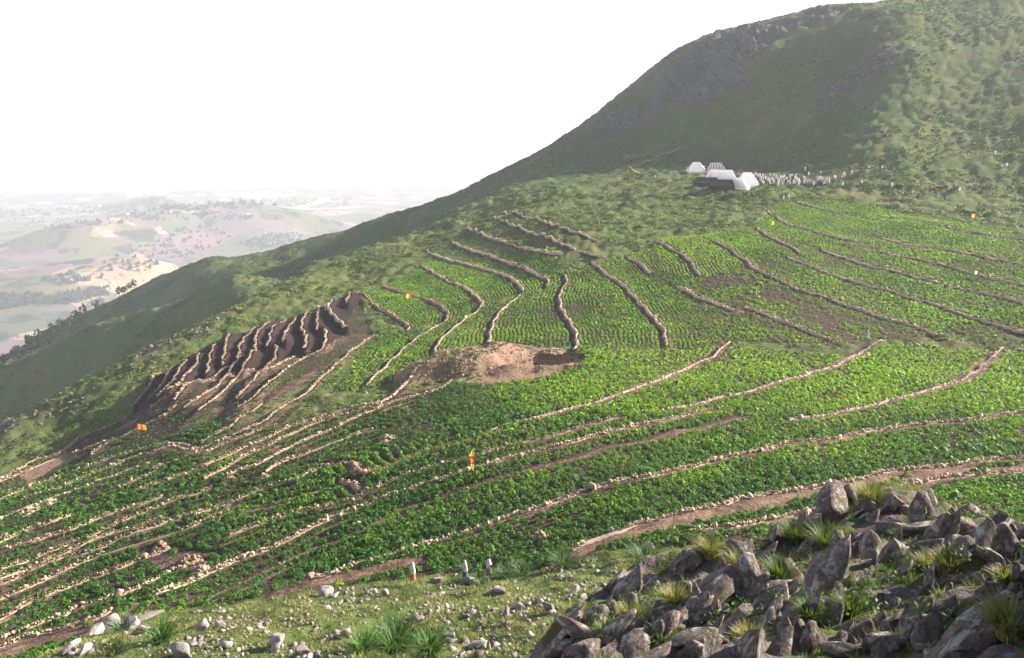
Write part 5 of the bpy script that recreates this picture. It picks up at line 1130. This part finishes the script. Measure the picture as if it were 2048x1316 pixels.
flag(948, 949, 3.0, 1.05, 2.75, ['yellow','red','yellow'], 'tall narrow hanging banner, yellow with a red middle and small emblem', 0, False, True, True)
flag(278, 882, 3.0, 1.5, .95, ['orange','red','yellow'], 'orange and red flag on a thin pole at the left terraces', -.1, True, True)
flag(812, 606, 2.4, 1.35, 1.1, ['yellow','orange'], 'small yellow square flag on the field under the thin curved wall', 0, True)
flag(1200, 622, 1.9, .6, .9, ['green','red'], 'tiny green and red flag amid the straight crop rows', 0, False)
flag(1543, 458, 2.2, .85, 1.0, ['yellow','orange'], 'small orange flag above the short straight wall on the right fields', 0, True)
flag(1941, 444, 2.4, 1.5, 1.1, ['green','yellow','orange','red'], 'green yellow and orange flag below the dark earthen bank', 0, True)
flag(1945, 560, 2.2, 1.3, .9, ['green','white','red'], 'green white and red flag on a thin wall at the far right', 0, True)
# string lines of little flags
def string_line(pts, label, h=1.6):
    P_ = [cast(x, y, 150) for x, y in pts]; e = empty('flag_line', P_[0]); o = Vector(P_[0]); 
    for p in P_: q = mesh_np('post', *tube([Vector(p)-o, Vector(p)-o+Vector((0,0,h))], .05), parent=e); q.data.materials.append(M_WOOD)
    Vs = []; Fs = []
    for a, b in zip(P_[:-1], P_[1:]):
        a = Vector(a)-o+Vector((0,0,h)); b = Vector(b)-o+Vector((0,0,h)); n = max(3, int((b-a).length/.9)); pts3 = [a.lerp(b, t/n)-Vector((0,0,.8*math.sin(math.pi*t/n))) for t in range(n+1)]
        q = mesh_np('cord', *tube(pts3, .012, 4), parent=e); q.data.materials.append(FC['yellow'])
        for t in range(n):
            c = pts3[t].lerp(pts3[t+1], .5); d = (pts3[t+1]-pts3[t]).normalized()*.2; k = len(Vs); Vs += [(c-d)[:], (c+d)[:], (c+d*.8-Vector((0,0,.3)))[:], (c-d*.8-Vector((0,0,.3)))[:]]; Fs.append([k,k+1,k+2,k+3])
    mesh_np('pennants', np.array(Vs), np.array(Fs), FC['yellow'], e)
    tag(e, label, 'flag string')
string_line([(1266,337),(1292,328),(1318,317)], 'upper yellow pennant string on the hillside left of the tents')
string_line([(1258,338),(1280,352)], 'lower yellow pennant string slanting down left of the tents')
string_line([(1836,268),(1854,273),(1868,273),(1868,282)], 'yellow pennant string high on the right hillside', 1.3)
string_line([(1318,312),(1362,298)], 'faint yellow pennant string running up the dark slope above the tents', 1.0)
# cattle
def cow_mesh():
    J = [((0,.45,.98),.27),((0,.0,.95),.30),((0,-.45,1.0),.25),((0,-.75,1.08),.15),((0,-1.0,.85),.12),((0,-1.15,.55),.11),((0,-1.27,.38),.075),((0,.72,1.0),.10),((0,.80,.6),.025),((0,.8,.35),.03),
         ((.16,.42,.62),.12),((.17,.50,.36),.055),((.17,.44,.04),.05),((-.16,.42,.62),.12),((-.17,.52,.36),.055),((-.17,.46,.04),.05),((.15,-.45,.62),.10),((.15,-.44,.34),.05),((.15,-.46,.04),.05),((-.15,-.45,.62),.10),((-.15,-.42,.34),.05),((-.15,-.50,.04),.05),((.14,-1.06,.72),.035),((-.14,-1.06,.72),.035)]
    E = [(0,1),(1,2),(2,3),(3,4),(4,5),(5,6),(0,7),(7,8),(8,9),(0,10),(10,11),(11,12),(0,13),(13,14),(14,15),(2,16),(16,17),(17,18),(2,19),(19,20),(20,21),(4,22),(4,23)]
    return skinned('cow', J, E, flat('dark_hide', (.035,.022,.018)), None, 1)
c0 = cow_mesh()
for i, (px_, py_, a, lab) in enumerate([(1877,381,1.4,'dark cow grazing leftmost of the herd on the right hillside'),(1890,379,.2,'dark cow seen end on, second from the left of the herd'),(1905,384,1.7,'large dark cow with lowered head left of the herders'),(1911,381,.9,'dark cow overlapping the large one by the herders'),(1948,384,.4,'dark cow seen end on right of the herders'),(1968,384,1.5,'dark cow rightmost of the herd on the hillside'),(1797,377,1.2,'low dark animal lying beside the two figures mid slope')]):
    o = c0 if i == 0 else c0.copy()
    if i: COL.objects.link(o)
    x, y, z = cast(px_, py_, 150); o.location = (x,y,z-.03); o.rotation_euler = (0,0,a); o.scale = (1.15,1.15,1.15); tag(o, lab, 'cow', 'cattle on the right hillside')

# stakes, stick, cairns
x0, y0, z0 = cast(1341, 1091); x1, y1, z1 = cast(1424, 1098); e = empty('stake_fence', (x0,y0,z0)); o = Vector((x0,y0,z0))
A = Vector((0,0,0)); Bv = Vector((x1-x0, y1-y0, z1-z0)); d = (Bv-A)
for nm, pts, r in (('post', [A-Vector((0,0,.3)), A+Vector((.10,0,1.2)), A+Vector((.22,0,2.9))], [.05,.045,.03]), ('post', [Bv-Vector((0,0,.3)), Bv+Vector((.03,0,1.2)), Bv+Vector((.0,0,2.5))], [.05,.045,.035]),
                   ('rail', [A-d*.25+Vector((0,-.1,1.15)), A+d*.4+Vector((0,-.1,.92)), Bv+d*.2+Vector((0,-.1,.45)), Bv+d*1.0+Vector((0,-.1,.05))], [.045,.045,.04,.03])):
    q = mesh_np(nm, *tube(pts, r), parent=e, smooth=True); q.data.materials.append(M_WOOD)
tag(e, 'rough stake fence of two thin crooked posts and a sloping rail behind the outcrop', 'fence')
x0, y0, z0 = ocast(1979, 1099); x1, y1, z1 = ocast(2014, 1077); M_PALE = flat('pale_bare_wood', (.62,.52,.42), .8, 12)
q = mesh_np('stick', *tube([(0,0,0),((x1-x0)*.5,(y1-y0)*.5,.16+(z1-z0)*.5),(x1-x0,y1-y0,.30+z1-z0)], [.045,.05,.04]), M_PALE); q.location = (x0,y0,z0+.05); tag(q, 'pale bare stick leaning between boulders at the right of the outcrop', 'stick')
CA = [(322,1106,1.0,1.5,'tall dark stone cairn on the lower field at the left'),(382,1132,1.6,1.3,'broad shadowed cairn right below the tall one'),(400,1142,.8,.6,'little stone heap touching the broad cairn'),(60,1024,1.8,.8,'heap of pinkish rubble near the left frame edge'),(100,1008,1.2,.6,'smaller heap of pinkish rubble right of the big one'),(318,938,1.2,.8,'dark hollow ring of stones in the mid left field'),(716,946,.9,.6,'small stone heap at the lower end of the tiny cross wall'),
      (526,959,.8,.8,'dark stone block at the end of a wall, mid field'),(458,961,.8,.7,'dark stone heap at the end of the wall from the earth heap'),(775,880,1.2,.7,'grey bushy stone heap in the middle of the lower field'),(8,1078,.8,.7,'dark stone heap right at the left frame edge'),(716,1053,.5,.5,'single pale rock lying among crops above the walkers'),(1085,1078,.9,.6,'brown rock in the bare strip above the middle walker'),(62,972,.9,.5,'dark stone heap at the foot of the bare orange patch'),(1108,704,2.2,.6,'rubble bank at the right rim of the pit')]
for i, (px_, py_, R, H, lab) in enumerate(CA):
    x, y, z = cast(px_, py_); n = int(30+R*60); r_ = np.random.default_rng(900+i); rad = R*np.sqrt(r_.random(n)); a = r_.uniform(0, 6.3, n); hh = H*(1-(rad/R)**1.3)*r_.uniform(.2, 1, n)
    V, F, T = scatter_mesh(ROCKV, ICO2[1], np.c_[rad*np.cos(a), rad*np.sin(a), hh], r_.uniform(.14, .32, (n,1))*np.ones((1,3))*r_.uniform(.8,1.2,(n,3)), rotmats(n, 1), np.clip(r_.normal(.25 if 'dark' in lab or 'shadow' in lab else .5, .2, n), 0, 1))
    nv_ = len(V); core = ICO2[0]*np.array([R*.8, R*.8, H*.5])*(1+.2*r_.normal(size=(len(ICO2[0]),1))); V = np.vstack([V, core]); F = np.vstack([F, ICO2[1]+nv_]); T = np.r_[T, np.full(len(core), .2)]
    o = mesh_np('stone_heap', V, F, M_WALLP if 'pink' in lab or 'pale' in lab else M_WALL, attrs={'tint': T}); o.location = (x,y,z); tag(o, lab, 'stone heap')
# strap leaved plants
M_STRAP = mat_leaf('strap_leaf', .3)
def strap(px, py, wpx, hpx, n, label, col, out=False):
    x, y, z = (ocast if out else cast)(px, py); k = float(project(x, y, z)[2])/FPX; R = wpx*k/2; H = hpx*k
    pr = blades(n, R*.9, H*1.15, .055 if not out else .016, 800+int(px), 1.0 if not out else .7, 4); V, Q = pr; T = np.tile(np.array(col), (len(V),1))*np.repeat(rng.uniform(.6,1.5,len(V)//10), 10)[:,None]
    o = mesh_np('tussock' if out else 'strap_leaved_plant', V, Q, M_STRAP if not out else M_GRASS, attrs={'tint': T}); o.location = (x,y,z); tag(o, label, 'plant'); return o
GRN = (.07,.15,.03)
strap(790,1298,140,56,300,'largest clump of arching green strap leaves at the bottom centre',GRN); strap(860,1306,70,46,200,'clump of strap leaves touching the right of the largest one',GRN); strap(725,1306,60,38,160,'low clump of strap leaves touching the left of the largest one',GRN)
strap(325,1284,60,46,150,'strap leaved plant on the lower left slope near the white crag',GRN); strap(244,1262,50,30,120,'pale bluish strap leaved plant growing on the white crag',(.13,.20,.11))
for i, (a, b, c, d, lab) in enumerate([(905,1170,36,14,'strap leaved plant at the feet of the middle walker'),(955,1158,24,16,'upright strap leaved plant between the middle and right walkers'),(1010,1152,52,20,'bushy strap leaved plant right of the right walker'),(1042,1150,60,24,'greyish strap leaved plant further right of the walkers'),(1125,1135,50,36,'round strap leaved plant below the end of the brown track'),(1290,1122,64,36,'large strap leaved plant behind the left tip of the outcrop'),(962,1172,44,14,'low strap leaved plant below the walkers')]):
    strap(a, b, c, d, 170, lab, (.09,.16,.06))
for i, (a, b, c, d, lab) in enumerate([(2020,1272,110,70,'biggest shaggy tussock, gold green, near the right edge'),(1420,1115,50,40,'golden tussock between two boulders on the left shoulder'),(1480,1145,44,44,'straw coloured tussock under the humped rock'),(1652,1105,50,60,'tall green tussock under the tall flat topped boulder'),(1738,1000,90,34,'golden grass patch behind the top boulders'),(1590,1085,60,44,'green tussock between the two left slabs'),
    (1350,1215,50,44,'spiky pale tussock on the left flank of the outcrop'),(1560,1165,60,50,'brownish green tussock in the hollow of the outcrop'),(1900,1150,64,50,'yellow green bushy tussock below the largest boulder'),(1855,1142,50,34,'pale tussock beside the bushy one below the largest boulder'),(2010,1165,50,30,'short golden tussock at the right near the domed boulder'),(1620,1240,60,40,'green tussock at the lower middle of the outcrop'),(1500,1290,60,40,'tussock at the foot of the pale edged slab'),(1260,1240,50,34,'golden green tussock at the outer left of the outcrop'),(1700,1230,60,44,'dark green tussock left of the cracked boulder'),(1440,1190,50,36,'small tussock beside the long dark slab'),(1330,1290,60,40,'low tussock at the bottom left of the outcrop'),(1680,1040,50,30,'strawy tussock on the shoulder of the tall boulder'),(1210,1275,44,30,'green tussock low on the outer left edge')]):
    strap(a, b, c, d, 420, lab, (.25,.23,.07) if ('gold' in lab or 'straw' in lab or 'pale' in lab or 'yellow' in lab) else (.10,.14,.035), True)

# trees on the far edge of the dark hill, houses and woods in the valley
M_TREE = mat_leaf('tree_leaf', .2); M_BARK = flat('tree_bark', (.12,.09,.07))
def tree_proto(seed, H, R):
    e = empty('tree'); r = np.random.default_rng(seed)
    pts = [(0,0,-.5),(.1,0,H*.35),(0,.1,H*.75)]; t = mesh_np('trunk', *tube(pts, [.22,.16,.06]), parent=e); t.data.materials.append(M_BARK)
    V = []; F = []; n = 0
    for c in range(9):
        cc = np.array([r.normal()*R*.42, r.normal()*R*.42, H*(.42+.5*c/8)]); v, q = leafy(40, R*(.62-.04*c), R*.6, .42, seed*20+c); V.append(v+cc-np.array([0,0,.3])); F.append(q+n); n += len(v)
    V = np.vstack(V); mesh_np('crown', V, np.vstack(F), M_TREE, e, attrs={'tint': np.tile((.030,.050,.022), (len(V),1))*np.repeat(r.uniform(.6,1.5,len(V)//4), 4)[:,None]}); return e
TP = [tree_proto(31, 6.0, 2.3), tree_proto(32, 7.5, 2.0), tree_proto(33, 5.0, 2.6)]; tu = [False]*3
TL = [(262,578),(255,583),(247,588),(270,575),(240,594),(202,618),(196,622),(168,629),(160,634),(150,640),(143,645),(135,648),(128,653),(120,656),(112,660),(105,664),(98,668),(92,672),(84,675),(78,680),(70,684),(62,688),(56,693),(50,699),(75,706),(66,714),(44,720),(72,700),(118,668),(104,676),(90,686),(138,658),(28,716),(18,724),(8,732),(34,704),(52,716),(85,698),(58,680),(100,700)]
for i, (px_, py_) in enumerate(TL):
    k = i % 3; p = TP[k]
    if not tu[k]: e = p; tu[k] = True
    else:
        e = p.copy(); COL.objects.link(e)
        for ch in list(p.children): c = ch.copy(); COL.objects.link(c); c.parent = e
    x, y, z = cast(px_, py_+3, 470, 900); s = rr.uniform(.7, 1.25); e.location = (x,y,z-.2); e.scale = (s,s,s); e.rotation_euler = (0,0,rr.uniform(0,6))
    up = py_ < 600; tag(e, 'small dark tree on the upper edge of the dark hill' if up else ('dark tree in the row on the lower edge of the dark hill' if py_ < 668 else 'dark tree in the cluster at the foot of the dark hill'), 'tree',
        'trees on the upper edge of the dark hill' if up else ('trees in the row on the lower edge of the dark hill' if py_ < 668 else 'trees in the cluster at the foot of the dark hill'))
# ------------------------------------------------------------------ valley floor reaching the horizon
def ridge(x, y, cx, cy, L, W, H, ang):
    c, s = math.cos(ang), math.sin(ang); u = (x-cx)*c+(y-cy)*s; v = -(x-cx)*s+(y-cy)*c
    return H*np.exp(-(np.abs(u)/L)**2.4)*np.exp(-(np.abs(v)/W)**1.7)
def valley_z(x, y):
    r = np.hypot(x, y)
    z = -392+12*fbm(x, y, 900, 3, 50)+14*fbm(x, y, 2600, 2, 60)*sstep(1800, 4000, r)
    for px, r_, L, W, H, ang in VAL:
        a = float(pix(px, 500)[0]); z = z+ridge(x+60*fbm(x,y,300,3,77), y+50*fbm(x,y,260,3,78), r_*math.sin(a), r_*math.cos(a), L, W, H, ang)
    n = fbm(x, y, 420, 4, 81)
    z = z+np.abs(n)*22*sstep(2300, 3200, r)
    return z
VAL = [(365,3050,420,180,84,.45),(215,2900,300,150,46,.9),(480,3000,260,150,30,-.5),(590,3050,230,110,54,.1),(150,2350,300,170,48,.0),(10,2150,170,130,34,.3),
       (240,2300,160,120,26,-.3),(320,4100,260,170,52,.2),(430,3900,420,160,34,-.2),(60,3700,700,200,26,.1),(120,5200,900,250,30,.0),(520,5000,700,250,30,.2),(30,2900,420,160,30,.4),
       (700,3600,500,200,34,0),(300,6800,1500,400,30,.1),(900,5000,900,500,40,.1)]
va = np.linspace(math.radians(-52), math.radians(52), 560)
vr = np.exp(np.linspace(math.log(750), math.log(21000), 520))
VA, VR = np.meshgrid(va, vr); VX, VY = VR*np.sin(VA), VR*np.cos(VA); VZ = valley_z(VX, VY)
m_valley = mat_valley()
valley = grid_obj('valley_floor', VX, VY, VZ, m_valley); tag(valley, kind='structure')
def vcast(px, py, rmin=1000):
    a, e = pix(px, py); r = np.exp(np.linspace(math.log(rmin), math.log(15000), 1500)); z = valley_z(r*math.sin(a), r*math.cos(a)); k = np.argmax(z/r >= e); return float(r[k]*math.sin(a)), float(r[k]*math.cos(a)), float(z[k])
Bw = Batch(); wr = np.random.default_rng(55); XS = []
def grove(poly, n, s=(6,11)):
    xs = [p[0] for p in poly]; ys = [p[1] for p in poly]; c = 0
    while c < n:
        px, py = wr.uniform(min(xs), max(xs)), wr.uniform(min(ys), max(ys))
        if inpoly(px, py, poly): XS.append((*vcast(px, py), wr.uniform(*s))); c += 1
grove([(0,590),(60,585),(110,600),(60,612),(0,622)], 110); grove([(66,605),(150,585),(215,575),(218,590),(140,608),(90,610)], 170); grove([(75,560),(150,545),(190,560),(120,572)], 50); grove([(182,604),(210,600),(210,608),(185,608)], 14)
grove([(470,490),(560,463),(610,470),(600,488),(520,500)], 110, (6,11)); grove([(210,520),(380,450),(470,470),(420,500),(300,540),(200,560)], 120, (5,10)); grove([(0,440),(240,430),(420,420),(560,440),(400,440),(100,460)], 160, (5,10)); grove([(280,400),(330,395),(370,415),(300,420)], 60, (9,14)); grove([(0,420),(700,395),(700,410),(0,435)], 200, (9,16))
XS = np.array(XS); pr = [leafy(16, .8, .9, .42, 860+k, .5) for k in range(5)]
V, F, T = scatter_mesh([p[0] for p in pr], pr[0][1], XS[:,:3]-np.array([0,0,1]), np.c_[XS[:,3]*.8, XS[:,3]*.8, XS[:,3]*1.1], rotmats(len(XS), .1), np.tile((.028,.045,.022), (len(XS),1))*wr.uniform(.7,1.3,(len(XS),1)))
Bw.add(V, F, T); wd = Bw.build('distant_woodland', M_TREE); tag(wd, kind='stuff')
M_HW = flat('whitewashed_wall', (.55,.50,.46)); M_HR = flat('tin_roof', (.42,.42,.44), .5)
def farmhouse(L, Wd, H):
    e = empty('farmhouse'); a, b = L/2, Wd/2
    mesh_np('wall', np.array([(-a,-b,-1),(a,-b,-1),(a,b,-1),(-a,b,-1),(-a,-b,H),(a,-b,H),(a,b,H),(-a,b,H),(-a,0,H*1.5),(a,0,H*1.5)]), [np.array([[0,1,5,4],[1,2,6,5],[2,3,7,6],[3,0,4,7]]), np.array([[4,8,7],[5,6,9]])], M_HW, e)
    mesh_np('roof', np.array([(-a-.4,-b-.4,H-.15),(a+.4,-b-.4,H-.15),(a+.4,0,H*1.5+.1),(-a-.4,0,H*1.5+.1),(a+.4,b+.4,H-.15),(-a-.4,b+.4,H-.15)]), np.array([[0,1,2,3],[3,2,4,5]]), M_HR, e)
    return e
h0 = farmhouse(11, 7, 3.2)
HL = [(165,556,'farmhouse with a pale tin roof on the near tan hill, right one'),(140,562,'farmhouse on the near tan hill, middle one'),(118,566,'farmhouse on the near tan hill, leftmost one'),(158,550,'farmhouse highest on the near tan hill'),(212,580,'farmhouse beside the pale road under the tan hill'),(224,566,'farmhouse at the right end of the near tan hill'),(255,430,'tiny farmhouse in the hazy plain, left'),(340,425,'tiny farmhouse below the hazy knoll'),(64,452,'tiny farmhouse at far left in the haze'),(495,430,'tiny farmhouse in the hazy plain, right')]
for i, (px_, py_, lab) in enumerate(HL):
    if i == 0: e = h0
    else:
        e = h0.copy(); COL.objects.link(e)
        for ch in list(h0.children): c = ch.copy(); COL.objects.link(c); c.parent = e
    x, y, z = vcast(px_, py_); e.location = (x,y,z); e.rotation_euler = (0,0,i*.7); tag(e, lab, 'house', 'farmhouses in the valley')
# ------------------------------------------------------------------ the air
hm = bpy.data.materials.new('haze_air'); hm.use_nodes = True; ht = hm.node_tree; ht.nodes.clear()
pv = ht.nodes.new('ShaderNodeVolumePrincipled'); pv.inputs['Color'].default_value = (.84,.89,1.0,1); pv.inputs['Density'].default_value = HAZE
pv.inputs['Anisotropy'].default_value = 0.15
mo = ht.nodes.new('ShaderNodeOutputMaterial'); ht.links.new(pv.outputs[0], mo.inputs['Volume'])
bpy.ops.mesh.primitive_cube_add(size=1, location=(0, 10000, -165)); hz = bpy.context.object; hz.name = 'haze'; hz.scale = (36000, 24600, 730)
hz.data.materials.append(hm); tag(hz, kind='stuff')
